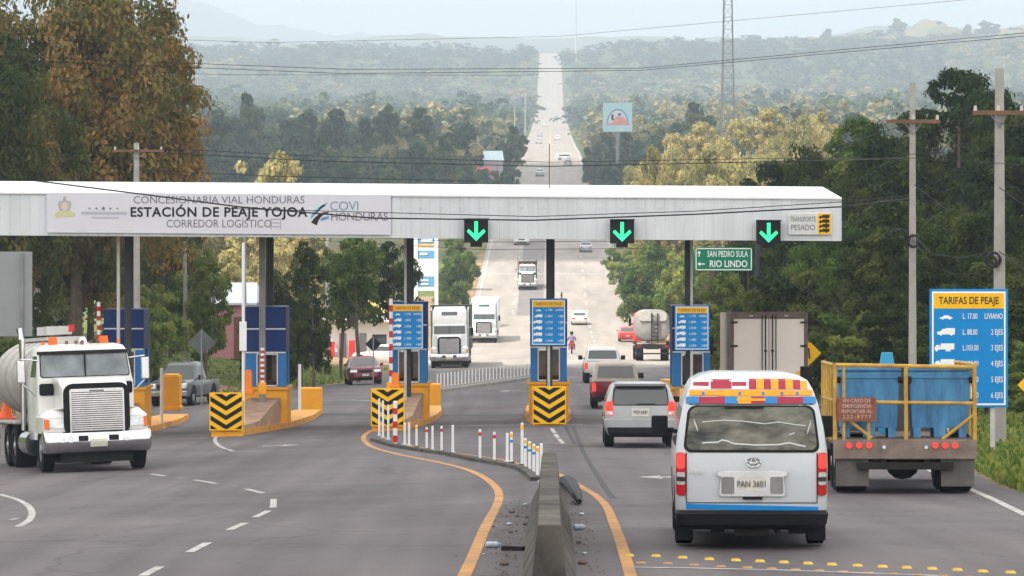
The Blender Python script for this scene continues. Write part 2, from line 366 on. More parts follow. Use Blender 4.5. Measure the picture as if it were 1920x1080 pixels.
_L.new(_d.outputs[0], _x.inputs[1]); _L.new(_t.outputs[0], _x.inputs[2]); _L.new(_x.outputs[0], _n['Material Output'].inputs[0])
cloud('cloud', '', -260, 260, -160, 237, 900, 1)
cloud('cloud', '', -300, 300, 492, 985, 900, 2)
# ---------------------------------------------------------------- haze
hz = MB().box(-2600, 2600, -70, 9500, -6, 640)
mh = bpy.data.materials.new('valley_haze'); mh.use_nodes = True
mh.node_tree.nodes.remove(mh.node_tree.nodes['Principled BSDF'])
pv = mh.node_tree.nodes.new('ShaderNodeVolumePrincipled'); pv.inputs['Color'].default_value = (0.72, 0.86, 1.0, 1)
HZ = 0.00034
pv.inputs['Density'].default_value = HZ; pv.inputs['Anisotropy'].default_value = 0.2
mh.node_tree.links.new(pv.outputs[0], mh.node_tree.nodes['Material Output'].inputs['Volume'])
ho = hz.build('haze', mh); struct(ho, 'stuff'); ho.display_type = 'WIRE'
# ---------------------------------------------------------------- vegetation
LM = {
 'dark': leafmat('leaves_dark_green', (0.006, 0.020, 0.003), (0.034, 0.062, 0.011), (0.15, 0.175, 0.035)),
 'mango': leafmat('leaves_olive_and_rust', (0.018, 0.040, 0.008), (0.115, 0.125, 0.030), (0.42, 0.23, 0.08)),
 'green': leafmat('leaves_fresh_green', (0.024, 0.060, 0.010), (0.105, 0.165, 0.030), (0.28, 0.31, 0.07)),
 'yellow': leafmat('leaves_yellow_green', (0.12, 0.13, 0.04), (0.34, 0.30, 0.11), (0.58, 0.45, 0.21)),
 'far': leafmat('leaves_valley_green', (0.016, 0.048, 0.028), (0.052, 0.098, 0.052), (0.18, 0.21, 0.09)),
 'tan': leafmat('leaves_dry_tan', (0.12, 0.135, 0.06), (0.29, 0.265, 0.13), (0.47, 0.39, 0.23)),
}
bark = mat('bark', (0.13, 0.105, 0.08), 0.95, var=0.4, scale=4, bump=0.6)
def crown_arrays(rng, rx, ry, rz, cz, n, leaf, lobes=14, flat=1.0, sub=11):
    # big lobes over an ellipsoid, small clumps over each lobe, leaf sprays over each clump
    u = rng.normal(size=(lobes, 3)); u /= np.linalg.norm(u, axis=1)[:, None]
    rad = rng.uniform(0.30, 0.84, (lobes, 1)); c = u * rad
    c[:, 2] = np.clip(c[:, 2], -0.62, 1)
    lr = rng.uniform(0.22, 0.42, lobes) * (1.2 - 0.5 * rad[:, 0])
    lt = rng.uniform(0.0, 1.0, lobes)
    m = lobes * sub; li = np.repeat(np.arange(lobes), sub)
    e = rng.normal(size=(m, 3)); e /= np.linalg.norm(e, axis=1)[:, None]
    cc = c[li] + e * (lr[li] * rng.uniform(0.75, 1.08, m))[:, None] * np.array([1, 1, .85])
    cr = rng.uniform(0.07, 0.135, m) * (0.75 + lr[li]); ct = rng.uniform(0, 1, m)
    wgt = cr ** 2; wgt /= wgt.sum(); k = rng.choice(m, n, p=wgt)
    d = rng.normal(size=(n, 3)); d[:, 2] += 0.45; d /= np.linalg.norm(d, axis=1)[:, None]
    P = cc[k] + d * (cr[k] * np.abs(rng.normal(1.0, 0.20, n)))[:, None] * np.array([1.1, 1.1, 0.62 * flat])
    P = P * np.array([rx, ry, rz]) + np.array([0, 0, cz])
    nn = d + rng.normal(size=(n, 3)) * 0.42 + np.array([0, 0, .25]); nn /= np.linalg.norm(nn, axis=1)[:, None]
    t = np.cross(nn, rng.normal(size=(n, 3))); t /= np.linalg.norm(t, axis=1)[:, None]; q = np.cross(nn, t)
    L = leaf * rng.uniform(0.6, 1.5, (n, 1)); W = L * rng.uniform(0.4, 0.7, (n, 1))
    V = np.stack([P - t*L*.5, P + q*W*.5, P + t*L*.5, P - q*W*.5], 1).reshape(-1, 3)
    F = np.arange(4 * n).reshape(n, 4)
    tone = 0.38 * lt[li[k]] + 0.34 * ct[k] + 0.28 * rng.uniform(0, 1, n)
    return V, F, tone, c * np.array([rx, ry, rz]) + np.array([0, 0, cz])
PROTO = {}
def proto(key, seed, h, wid, n, leaf, trunk=0.28, tr=0.02, lobes=16, flat=1.0, base=0.2):
    rng = np.random.default_rng(seed)
    rz = h * (1 - base) / 2 * 1.12; cz = h - rz * 0.98
    V, F, T, C = crown_arrays(rng, wid/2*1.1, wid/2*1.1, rz, cz, n, leaf, lobes, flat=flat)
    cm = npmesh('crown', V, F, [LM['dark']], tone=T).data
    b = MB(); r0 = tr * h
    top = Vector((rng.normal()*0.02*h, rng.normal()*0.02*h, h * 0.55))
    b.tube([(0, 0, -0.4), (r0*.3, 0, h*.12), (top*0.6), top, (top.x*1.3, top.y*1.4, h*0.8)], [r0*1.5, r0*1.05, r0*.85, r0*.6, r0*.2], 8)
    for k in range(min(9, len(C))):
        s = top * rng.uniform(0.45, 0.95); e = Vector(C[k]); mid = (s + e) / 2 + Vector((0, 0, -0.04*h))
        b.tube([s, mid, e], [r0*.45, r0*.28, r0*.1], 5)
    to = b.build('trunk', [bark], smooth=True); tm = to.data
    for o in [q for q in bpy.data.objects if q.data in (cm, tm)]: bpy.data.objects.remove(o)
    PROTO[key] = (cm, tm, h, wid)
proto('big1', 12, 17, 13.5, 80000, 0.28, base=0.14, lobes=60)
proto('big2', 2, 13, 11, 46000, 0.27, base=0.06, lobes=34)
proto('big3', 3, 13, 9.5, 46000, 0.27, base=0.06, lobes=30, flat=0.8)
proto('mid1', 4, 9, 7.5, 16000, 0.27, base=0.14, lobes=18)
proto('mid2', 5, 9, 6.5, 16000, 0.27, base=0.16, lobes=15)
proto('airy', 6, 9, 6.5, 7000, 0.26, base=0.36, lobes=14)
proto('far1', 7, 11, 9.5, 5000, 0.62, base=0.08, lobes=12)
proto('far2', 8, 11, 8, 5000, 0.62, base=0.08, lobes=10)
proto('far3', 9, 11, 11, 5000, 0.65, base=0.12, lobes=13, flat=0.8)
proto('bush', 10, 3, 4.2, 6000, 0.20, base=0.0, lobes=12, tr=0.01)
VARM = {}
def tree(key, leafk, X, D, h, wid, label, group, rz=None, name='tree', cat='tree', z=None):
    cm, tm, h0, w0 = PROTO[key]
    vk = (key, leafk)
    if vk not in VARM:
        c2 = cm.copy(); c2.materials.clear(); c2.materials.append(LM[leafk]); VARM[vk] = c2
    t = thing(name, label, cat, (X, D, (zg(X, D) if z is None else z)), rz if rz is not None else random.uniform(0, 6.28), group)
    c = bpy.data.objects.new('crown', VARM[vk]); link(c, t)
    u = bpy.data.objects.new('trunk', tm); link(u, t)
    t.scale = (wid / w0, wid / w0, h / h0); return t
random.seed(5)
def ptree(px, ytop, D, wpx, key, leafk, label, group=None, name='tree', ybase=None, **k):
    """tree whose crown is seen centred on column px with its top at row ytop when it stands at distance D"""
    X = wx(px, D); z = zg(X, D); h = (wz(ytop, D) - z) * 1.06
    return tree(key, leafk, X, D, h, wpx * D / FPX, label, group, name=name, **k)
# left: the large mango tree and the dark wood under the canopy
ptree(140, -100, 172, 425, 'big1', 'mango', 'huge olive and rust leaved tree towering over the left end of the canopy', rz=0.4)
ptree(-30, 30, 160, 330, 'big2', 'mango', 'rust tinged tree cut by the left frame edge below the huge tree', rz=1.0)
ptree(308, 90, 196, 150, 'big3', 'mango', 'narrower rusty green tree at the right flank of the huge left tree', rz=2.0)
G1 = 'dark trees left behind the toll booths'
for i, (px, yt, D, wpx, k, l, lab) in enumerate([
    (40, 330, 190, 260, 'big2', 'dark', 'dark tree behind the grey sign back at the far left'),
    (170, 360, 185, 230, 'big3', 'dark', 'dark leafy tree behind the leftmost booth panel'),
    (300, 380, 205, 200, 'big2', 'green', 'dark tree between the concrete pole and the thin leaning pole'),
    (385, 470, 178, 120, 'mid1', 'green', 'green bushy tree beside the white roofed house'),
    (565, 455, 186, 120, 'mid1', 'dark', 'dense dark green tree right of the second booth from the left'),
    (588, 520, 178, 90, 'mid2', 'dark', 'bushy dark tree between the second and third booth'),
    (672, 440, 196, 140, 'airy', 'green', 'slender open crowned tree left of the third booth'),
    (735, 455, 215, 110, 'airy', 'dark', 'small loose tree just left of the third booth column'),
    (290, 560, 165, 130, 'bush', 'green', 'low green bush at the foot of the concrete pole'),
    (640, 470, 205, 130, 'airy', 'dark', 'spreading dark tree above the fuel station'),
    (250, 520, 182, 150, 'bush', 'green', 'wide green bush behind the leftmost booth'), (480, 560, 182, 110, 'bush', 'dark', 'dark bush at the left edge of the second booth'), (320, 480, 190, 110, 'mid2', 'green', 'fresh green tree left of the thin weathered pole'), (440, 500, 240, 120, 'mid1', 'yellow', 'yellow green tree just above the pale metal roof'),
    (530, 600, 188, 110, 'bush', 'dark', 'low dark bush behind the second booth from the left'),
    (90, 600, 150, 190, 'bush', 'dark', 'dark bush behind the tank of the tanker truck'),
    (470, 420, 300, 150, 'mid1', 'yellow', 'yellow green tree seen right under the station banner'),
    (415, 435, 290, 130, 'mid2', 'yellow', 'yellow orange tree under the banner above the white roof'),
    (560, 430, 320, 140, 'mid1', 'yellow', 'pale yellow green tree behind the dense dark tree')]):
    ptree(px, yt, D, wpx, k, l, lab, G1)
# left of the far road, near the fuel price totem
for px, yt, D, wpx, k, l, lab in [
    (850, 440, 385, 95, 'mid1', 'green', 'green roadside tree just right of the fuel price totem'),
    (880, 470, 440, 60, 'far2', 'green', 'small roadside tree left of the climbing highway'),
    (700, 430, 390, 120, 'far1', 'yellow', 'sunlit pale tree behind the fuel station'),
    (1215, 455, 345, 120, 'mid1', 'green', 'sunlit bushy tree right of the highway under the canopy'),
    (1180, 440, 415, 90, 'mid2', 'green', 'sunlit tree at the right verge left of the bushy tree'),
    (1265, 440, 300, 110, 'mid2', 'green', 'sunlit tree just left of the green direction sign')]:
    ptree(px, yt, D, wpx, k, l, lab)
# above the canopy on the left: two sunlit round crowns
ptree(525, 290, 340, 210, 'mid1', 'yellow', 'round yellow green crown rising above the middle of the banner')
ptree(385, 292, 330, 190, 'mid2', 'yellow', 'sunlit yellow crown above the banner left of the rounder one')
ptree(300, 320, 300, 120, 'mid1', 'green', 'olive crown just right of the concrete pole top')
# right: dark wall of trees
G2 = 'dark trees on the right slope'
rw = [(1370, 520, 165, 110), (1345, 545, 185, 80), (1410, 470, 170, 150), (1470, 330, 185, 200), (1545, 270, 180, 190), (1630, 250, 178, 210), (1700, 230, 172, 200),
      (1800, 160, 170, 260), (1905, 185, 165, 230), (1960, 260, 140, 300), (1580, 420, 150, 190), (1690, 400, 140, 220), (1800, 380, 132, 220), (1480, 480, 145, 150),
      (1900, 480, 118, 230), (1620, 560, 128, 150), (1740, 590, 118, 150), (1530, 600, 135, 110), (1850, 620, 108, 150), (1400, 600, 150, 110), (1940, 650, 98, 140), (1490, 262, 250, 170), (1680, 560, 122, 150),(1810,560,112,160)]
wh = ['lowest at the left foot of the slope', 'beside the right toll booth column', 'behind the green direction sign', 'above the canopy end', 'behind the canopy right corner', 'left of the nearer grey pole',
      'directly behind the grey pole with the coil', 'tallest, between the two concrete poles', 'behind the rightmost concrete pole', 'cut by the right frame edge', 'under the canopy corner at mid slope', 'at mid height left of the coil', 'at mid height between the poles', 'right of the green direction sign',
      'above the large tariff sign', 'behind the blue bins', 'left of the large tariff sign', 'beside the yellow arrow sign', 'behind the large tariff sign', 'behind the box truck', 'low at the right frame edge', 'hazy one at the left top of the slope', 'between bins and tariff sign', 'just left above the tariff sign']
for i, (px, yt, D, wpx) in enumerate(rw):
    ptree(px, yt - 14, D, wpx * 1.22, ['big2', 'big3'][i % 2] if wpx > 170 else ['mid1', 'mid2'][i % 2], 'dark' if i % 5 else 'green', 'dark green tree on the right slope, ' + wh[i], G2)
# sunlit yellow trees right above the canopy
G3 = 'sunlit yellow trees above the canopy'
for i, (px, yt, D, wpx) in enumerate([(1245, 262, 430, 130), (1305, 238, 450, 150), (1370, 240, 420, 160), (1430, 212, 460, 160), (1500, 206, 440, 150), (1545, 218, 470, 110), (1265, 290, 370, 130), (1340, 290, 350, 160), (1420, 300, 340, 150), (1228, 285, 350, 80)]):
    ptree(px, yt, D, wpx, ['big2', 'big3'][i % 2], 'yellow', 'yellow sunlit tree above the canopy, ' + ['left front', 'second from the left', 'by the mast foot', 'highest at the middle', 'right of the highest', 'rightmost', 'low at the left', 'low at the middle', 'low at the right', 'smallest at the left end'][i], G3)
# shaded tree rows flanking the far road, 550 - 950 m away
G4 = 'blue shaded trees beyond the canopy'
pos = ['left', 'right']
L4 = [(350, 205, 640, 120), (410, 200, 660, 120), (455, 178, 700, 90), (520, 190, 680, 110), (570, 200, 720, 110), (620, 208, 700, 100), (660, 205, 730, 90), (720, 192, 700, 110), (770, 205, 720, 110), (820, 212, 740, 100), (870, 225, 720, 90),
      (370, 260, 570, 140), (450, 255, 580, 150), (530, 265, 570, 140), (610, 262, 590, 140), (700, 255, 580, 140), (780, 262, 600, 130), (850, 265, 620, 110), (900, 285, 640, 70), (640, 300, 560, 110), (740, 300, 555, 110), (820, 305, 560, 80), (880, 315, 590, 60),
      (955, 238, 760, 75), (935, 290, 640, 70), (1120, 260, 780, 60), (1165, 250, 700, 90), (1220, 235, 690, 100), (1140, 300, 640, 80), (1290, 195, 740, 110), (1350, 205, 720, 100), (1200, 300, 570, 100), (1260, 285, 560, 90), (1420, 200, 700, 110), (1500, 205, 720, 120), (1590, 215, 690, 120)]
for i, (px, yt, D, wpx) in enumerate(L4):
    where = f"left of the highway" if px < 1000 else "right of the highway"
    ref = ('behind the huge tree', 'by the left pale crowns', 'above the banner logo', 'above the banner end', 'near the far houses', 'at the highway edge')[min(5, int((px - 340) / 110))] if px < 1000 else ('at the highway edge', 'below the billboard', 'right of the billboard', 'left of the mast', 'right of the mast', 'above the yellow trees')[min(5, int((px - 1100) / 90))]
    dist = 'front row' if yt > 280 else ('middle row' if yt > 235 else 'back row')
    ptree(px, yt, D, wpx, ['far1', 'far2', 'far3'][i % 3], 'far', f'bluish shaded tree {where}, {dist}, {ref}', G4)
# forest beyond, one mass
def forest():
    rng = np.random.default_rng(77)
    n = 12500
    D = 640 * np.exp(rng.uniform(0, 1, n) * math.log(3300 / 640.)); half = 960 / FPX * D * 1.12 + 15
    X = rng.uniform(-1, 1, n) * half
    a = np.array([XL(d) for d in D]); b = np.array([XR(d) for d in D])
    gap = rng.uniform(1.5, 8, n)
    keep = ((X < a - gap) | (X > b + gap)); X, D, a, b = X[keep], D[keep], a[keep], b[keep]
    n = len(X); Z = np.array([zg(x, d) for x, d in zip(X, D)])
    nb = 5; base = []
    for s in range(2 * nb):
        r = np.random.default_rng(100 + s)
        base.append(crown_arrays(r, 1, 1, 1, 0.85, 250 if s < nb else 130, 0.22 if s < nb else 0.30, 7, sub=5))
    Vs, Fs, Ts, Ms = [], [], [], []; off_ = 0
    S = rng.uniform(3.6, 5.4, n) * np.where(rng.uniform(0, 1, n) > .85, 1.5, 1) * np.interp(D, [640, 1500, 3300], [1.0, 1.25, 2.0]); H = S * rng.uniform(0.75, 1.15, n) * np.interp(D, [640, 1500, 3300], [1.0, 0.85, 0.40])
    mi = (wob(X*0.25, D*0.12) + rng.normal(0, 0.5, n) > 0.6).astype(int)
    for i in range(n):
        bV, bF, bT, _ = base[i % nb + (0 if D[i] < 1300 else nb)]
        th = rng.uniform(0, 6.28); c, s = math.cos(th), math.sin(th)
        v = bV @ np.array([[c, s, 0], [-s, c, 0], [0, 0, 1]]) * np.array([S[i], S[i], H[i]]) + np.array([X[i], D[i], Z[i]])
        Vs.append(v); Fs.append(bF + off_); Ts.append(np.clip(bT * 0.6 + rng.uniform(0, 0.5), 0, 1)); Ms.append(np.full(len(bF), mi[i])); off_ += len(bV)
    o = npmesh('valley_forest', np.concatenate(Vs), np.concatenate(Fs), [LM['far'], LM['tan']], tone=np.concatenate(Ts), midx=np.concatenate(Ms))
    struct(o, 'stuff'); o['label'] = 'hazy mass of trees covering the valley up to the far hills'
forest()
# far hills: left mountain and right wooded ridge
def hill(name, D, pts, depth, seed, m, rough=8.0, yb=130):
    rng = np.random.default_rng(seed); xs = np.linspace(pts[0][0], pts[-1][0], 160)
    yt = np.interp(xs, [p[0] for p in pts], [p[1] for p in pts])
    nz = sum(np.sin(xs * f + rng.uniform(0, 6)) / f for f in (0.02, 0.045, 0.09, 0.21, 0.37)) * 0.02
    rows = 14; V = []
    for r in range(rows + 6):
        t = r / rows if r <= rows else 1.0; Dr = D + depth * r / rows
        prof = math.sin(t * math.pi / 2) if r <= rows else max(0.0, 1 - (r - rows) / 6)
        for k, x in enumerate(xs):
            zt = wz(yt[k] - nz[k] * rough, D + depth); zb = wz(yb, D) - 60
            X = wx(x, Dr)
            bump = math.sin(k * 0.35 + r * 0.8 + seed) * math.sin(r * 0.9 + k * 0.11) * (zt - zb) * 0.05 * (1 if 0 < r < rows else 0)
            V.append((X, Dr, zb + (zt - zb) * prof + bump))
    n = len(xs); R_ = rows + 6
    ii, jj = np.meshgrid(np.arange(R_ - 1), np.arange(n - 1), indexing='ij')
    F = np.stack([ii*n+jj, ii*n+jj+1, (ii+1)*n+jj+1, (ii+1)*n+jj], -1).reshape(-1, 4)
    o = npmesh(name, np.array(V), F, [m]); o.data.polygons.foreach_set('use_smooth', [True] * len(F)); return struct(o)
mhill = mat('hill_woodland', (0.11, 0.13, 0.06), 0.95, col2=(0.05, 0.075, 0.035), scale=0.012, spec=0.1)
mdry = mat('hill_dry_woodland', (0.22, 0.19, 0.11), 0.95, col2=(0.07, 0.09, 0.045), scale=0.02, spec=0.1)
hill('mountain', 7200, [(-300, -60), (120, -30), (300, 2), (400, 28), (520, 52), (640, 74), (720, 92), (760, 110)], 1500, 3, mhill, yb=110)
hill('ridge_far', 4600, [(-300, 84), (200, 78), (500, 82), (760, 78), (900, 74), (1000, 76), (1100, 76), (1300, 80), (1500, 76), (1700, 60), (2300, 40)], 900, 4, mhill, rough=2.5, yb=125)
hill('ridge_right', 3000, [(1080, 112), (1200, 104), (1330, 100), (1440, 84), (1480, 74), (1600, 66), (1700, 62), (1800, 58), (1920, 46), (2300, 30)], 420, 5, mdry, yb=160)
for i, (px, yt, wpx) in enumerate([(1482, 52, 36), (1548, 52, 40), (1585, 58, 34), (1632, 62, 40), (1680, 32, 52), (1650, 58, 34), (1728, 48, 40), (1765, 38, 44), (1850, 34, 60), (1895, 36, 56), (1810, 44, 40), (1510, 66, 34)]):
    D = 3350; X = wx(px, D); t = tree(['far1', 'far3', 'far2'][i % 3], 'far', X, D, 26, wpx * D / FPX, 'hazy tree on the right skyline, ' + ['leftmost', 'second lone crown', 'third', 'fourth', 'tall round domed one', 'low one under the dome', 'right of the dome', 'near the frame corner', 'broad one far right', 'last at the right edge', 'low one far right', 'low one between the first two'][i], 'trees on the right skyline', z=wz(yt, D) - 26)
# ---------------------------------------------------------------- shared materials
W = (0.78, 0.79, 0.80)
m_white = mat('white_painted_metal', W, 0.5, var=0.06, scale=0.8)
m_corr = mat('corrugated_white_sheet', (0.62, 0.65, 0.68), 0.5, var=0.10, scale=0.9, stretch=(1.6, 1.6, 0.25))
m_roof = mat('white_roof_sheet', (0.80, 0.82, 0.84), 0.55, var=0.1, scale=0.4)
m_banner = mat('banner_vinyl', (0.62, 0.63, 0.69), 0.6, var=0.03, scale=0.7)
m_black = mat('black_paint', (0.006, 0.006, 0.008), 0.6, var=0.0)
m_dkgrey = mat('dark_grey_steel', (0.045, 0.05, 0.055), 0.6, var=0.25, scale=2)
m_grey = mat('grey_steel', (0.22, 0.225, 0.23), 0.5, var=0.2, scale=2)
m_ltgrey = mat('light_grey_paint', (0.50, 0.50, 0.49), 0.6, var=0.12, scale=2)
m_conc = mat('weathered_concrete', (0.30, 0.285, 0.26), 0.9, var=0.3, scale=1.6, bump=0.5)
m_concd = mat('stained_concrete', (0.125, 0.115, 0.10), 0.9, col2=(0.032, 0.03, 0.028), scale=1.3, bump=0.6)
m_pole = mat('concrete_pole_grey', (0.36, 0.35, 0.33), 0.9, var=0.2, scale=1.5, bump=0.3)
m_orange = mat('orange_yellow_paint', (0.95, 0.46, 0.03), 0.6, col2=(0.82, 0.35, 0.03), scale=1.6)
m_orange2 = mat('faded_orange_paint', (0.85, 0.38, 0.05), 0.75, col2=(0.50, 0.28, 0.12), scale=2.2)
m_yel = mat('sign_yellow', (0.90, 0.50, 0.01), 0.5, var=0.05)
m_signblue = mat('sign_blue', (0.0, 0.23, 0.60), 0.45, var=0.05)
m_navy = mat('navy_panel', (0.004, 0.030, 0.16), 0.45, var=0.12, scale=1.0)
m_ltblue = mat('light_blue_panel', (0.03, 0.20, 0.52), 0.5, var=0.1, scale=1.2)
m_red = mat('red_paint', (0.55, 0.03, 0.03), 0.5, var=0.15)
m_rust = mat('rusty_steel', (0.24, 0.12, 0.07), 0.85, col2=(0.12, 0.075, 0.055), scale=4)
m_signgreen = mat('sign_green', (0.0, 0.20, 0.10), 0.5, var=0.06)
m_glassd = mat('dark_glass', (0.012, 0.018, 0.02), 0.08, spec=0.8, var=0.0)
m_boothin = mat('booth_interior', (0.62, 0.48, 0.36), 0.8, var=0.3, scale=1.5)
m_greenled = mat('green_signal_light', (0.02, 0.5, 0.2), 0.4, var=0, emit=(0.03, 0.85, 0.30), es=0.75)
m_text = mat('black_lettering', (0.02, 0.02, 0.022), 0.7, var=0)
m_textg = mat('grey_lettering', (0.17, 0.17, 0.18), 0.7, var=0)
m_texts = mat('steel_blue_lettering', (0.20, 0.27, 0.36), 0.7, var=0)
m_textw = mat('white_lettering', (0.85, 0.87, 0.88), 0.6, var=0)
m_wire = mat('wire_sheath', (0.03, 0.03, 0.032), 0.8, var=0)
# ---------------------------------------------------------------- toll canopy
CD = 115.5; S0 = FPX / CD
def cz(x, y): return wz(y, CD)
can = thing('toll_canopy', 'long white toll station canopy spanning all lanes above the booths', 'canopy', (0, CD, 0))
xr = wx(1578, CD); xl = -27.0
def skew(x): return -0.0068 * (x - xr)             # the whole roof falls slightly to the right
zb_, zt_ = wz(452, CD), wz(372, CD)
fa = MB()                                           # ribbed front fascia
n = int((xr - xl) / 0.30)
for i in range(n):
    a = xl + (xr - xl) * i / n; b = xl + (xr - xl) * (i + 1) / n; q = (b - a)
    for x0, x1, y0, y1 in ((a, a+q*.86, 0, 0), (a+q*.86, a+q*.90, 0, .012), (a+q*.90, a+q*.96, .012, .012), (a+q*.96, b, .012, 0)):
        fa.add([(x0, y0, zb_ + skew(x0)), (x1, y1, zb_ + skew(x1)), (x1, y1, zt_ + skew(x1)), (x0, y0, zt_ + skew(x0))], [(0, 1, 2, 3)])
fa.box(xr - 0.02, xr, 0, 7.0, zb_, zt_)
fa.build('fascia', m_corr, can)
rf = MB()
zr0, zr1 = zt_ + 0.02, wz(350, CD + 7.1)
N = 60
for i in range(N):
    a = xl + (xr - xl) * i / N; b = xl + (xr - xl) * (i + 1) / N
    rf.add([(a, -.06, zr0+skew(a)), (b, -.06, zr0+skew(b)), (b, 7.1, zr1+skew(b)), (a, 7.1, zr1+skew(a)), (a, -.06, zr0-.05+skew(a)), (b, -.06, zr0-.05+skew(b)), (b, 7.1, zr1-.12+skew(b)), (a, 7.1, zr1-.12+skew(a))],
           [(0, 1, 2, 3), (4, 5, 1, 0), (7, 6, 5, 4), (3, 2, 6, 7)])
    rf.box(a - .03, a + .03, -.05, 7.0, zr0 - 0.3, zr0 - 0.29)
rf.build('roof', m_roof, can)
MB().add([(xl, .3, zb_+skew(xl)+.05), (xr-.1, .3, zb_+.05), (xr-.1, 6.9, zb_+.05), (xl, 6.9, zb_+skew(xl)+.05)], [(0, 1, 2, 3)]).build('soffit', m_ltgrey, can)
MB().add([(xl, 7.0, zb_+skew(xl)), (xr, 7.0, zb_), (xr, 7.0, zr1), (xl, 7.0, zr1+skew(xl))], [(0, 1, 2, 3)]).build('rear_fascia', m_corr, can)
# banner
def cx(px): return wx(px, CD)
def bz(py, px=0): return wz(py, CD)
def panel(mb, x0, x1, z0, z1, y0, y1, mi=0):       # sheared with the roof line
    mb.add([(x0, y0, z0), (x1, y0, z0+skew(x1)-skew(x0)), (x1, y0, z1+skew(x1)-skew(x0)), (x0, y0, z1), (x0, y1, z0), (x1, y1, z0+skew(x1)-skew(x0)), (x1, y1, z1+skew(x1)-skew(x0)), (x0, y1, z1)],
           [(0, 1, 2, 3), (4, 7, 6, 5), (0, 3, 7, 4), (1, 5, 6, 2), (3, 2, 6, 7), (0, 4, 5, 1)], mi)
bn = MB(); panel(bn, cx(88), cx(733), wz(436, CD), wz(361, CD), -.09, -.06); ban = bn.build('banner', m_banner, can)
tx = lambda s, px, py, size, m, bold=0, sx=1.0, sp=1.0, par=ban, name='lettering': text(s, size, (cx(px), -.095, wz(py, CD)), m, par, name, bold, sx, space=sp)
tx('CONCESIONARIA VIAL HONDURAS', 411, 375.5, .33, m_textg, 0, 1.0, 1.0)
tx('ESTACIÓN DE PEAJE YOJOA', 410, 398.5, .41, m_text, .0105, 1.0, 1.08)
tx('CORREDOR LOGÍSTICO', 411, 420, .35, m_textg, 0, .86)
tx('COVI', 646, 387, .40, m_texts, 0, 1.0, .95)
tx('HONDURAS', 674, 407, .36, m_textg, .001, .93, .95)
lg = MB()                                           # road-and-arcs logo
def P(px, py): return (cx(px), wz(py, CD))
def arcpoly(pts, w0, w1):
    l, r = [], []
    for i, (x, z) in enumerate(pts):
        a = pts[max(i-1, 0)]; b = pts[min(i+1, len(pts)-1)]; d = math.hypot(b[0]-a[0], b[1]-a[1]) or 1
        nx, nz_ = -(b[1]-a[1])/d, (b[0]-a[0])/d; w_ = w0 + (w1-w0)*i/(len(pts)-1)
        l.append((x+nx*w_, z+nz_*w_)); r.append((x-nx*w_, z-nz_*w_))
    return l, r
def strip(mb, pts, w0, w1, y, mi):
    l, r = arcpoly(pts, w0, w1)
    for i in range(len(pts)-1): mb.add([(r[i][0], y, r[i][1]), (l[i][0], y, l[i][1]), (l[i+1][0], y, l[i+1][1]), (r[i+1][0], y, r[i+1][1])], [(0, 1, 2, 3)], mi)
strip(lg, [P(589, 420), P(593, 412), P(599, 405), P(607, 400), P(617, 398)], .10, .015, -.0975, 0)
for k, (dx, dy) in enumerate(((0, 0), (8, 3), (15, 8))):
    strip(lg, [P(583+dx*.3, 410-dy), P(588+dx, 398-dy*1.0), P(597+dx*.9, 390-dy), P(606+dx*.6, 386-dy*.6)], .022, .03, -.096, 1 + k % 2)
for k in range(4): strip(lg, [P(602+k*4, 414-k), P(606+k*3.4, 408-k)], .035, .035, -.096, 2)
lg.build('emblem', [m_text, mat('logo_teal', (0.25, 0.52, 0.60), 0.6, var=0), mat('logo_blue', (0.22, 0.40, 0.66), 0.6, var=0)], ban)
em = MB()                                           # faint state arms and stars
def ell(mb, px, py, rx, ry, y, mi, n=20, a0=0, a1=6.283):
    c = P(px, py); pts = [(c[0]+rx*math.cos(a0+(a1-a0)*k/n), c[1]+ry*math.sin(a0+(a1-a0)*k/n)) for k in range(n)]
    mb.add([(x, y, z) for x, z in pts], [tuple(range(n))], mi)
ell(em, 122, 389, .17, .24, -.095, 1); ell(em, 122, 387, .10, .14, -.0955, 2); ell(em, 122, 401, .30, .10, -.096, 0); ell(em, 110, 403, .11, .08, -.0965, 0); ell(em, 135, 402, .12, .08, -.0965, 0); ell(em, 122, 373, .05, .09, -.0965, 1); ell(em, 113, 384, .06, .13, -.0968, 3); ell(em, 131, 384, .06, .13, -.0968, 3)
em.build('coat_of_arms', [mat('arms_olive', (0.55, 0.55, 0.30), .7, var=0), mat('arms_grey', (0.40, 0.38, 0.38), .7, var=0), mat('arms_pink', (0.62, 0.52, 0.52), .7, var=0), mat('arms_brown', (.45, .42, .36), .7, var=0)], ban)
st = MB()
for k, r in enumerate((.045, .055, .085, .055, .045)):
    c = P(168.5 + k * 13.0, 391); pts = []
    for j in range(10):
        a = math.pi/2 + j * math.pi/5; q = r if j % 2 == 0 else r * .42; pts.append((c[0] + q*math.cos(a), -.096, c[1] + q*math.sin(a)))
    st.add(pts + [(c[0], -.096, c[1])], [(10, j, (j+1) % 10) for j in range(10)])
for (a, b, py, h) in ((153, 238, 399.5, .045), (172, 223, 408, .025)): panel(st, cx(a), cx(b), wz(py, CD)-h, wz(py, CD)+h, -.0955, -.092, 1)
st.build('star_row', [m_textg, mat('faint_grey', (0.42, 0.43, 0.50), .7, var=0)], ban)
rs = MB(); 
for (x0, x1, y0, y1) in ((508, 527, 410, 412), (508, 510, 412, 430), (525, 527, 412, 430), (511, 524, 417, 419), (511, 524, 424, 426)): panel(rs, cx(x0), cx(x1), wz(y1, CD), wz(y0, CD), -.0955, -.092)
rs.build('road_badge', mat('badge_grey', (0.36, 0.36, 0.40), .7, var=0), ban)
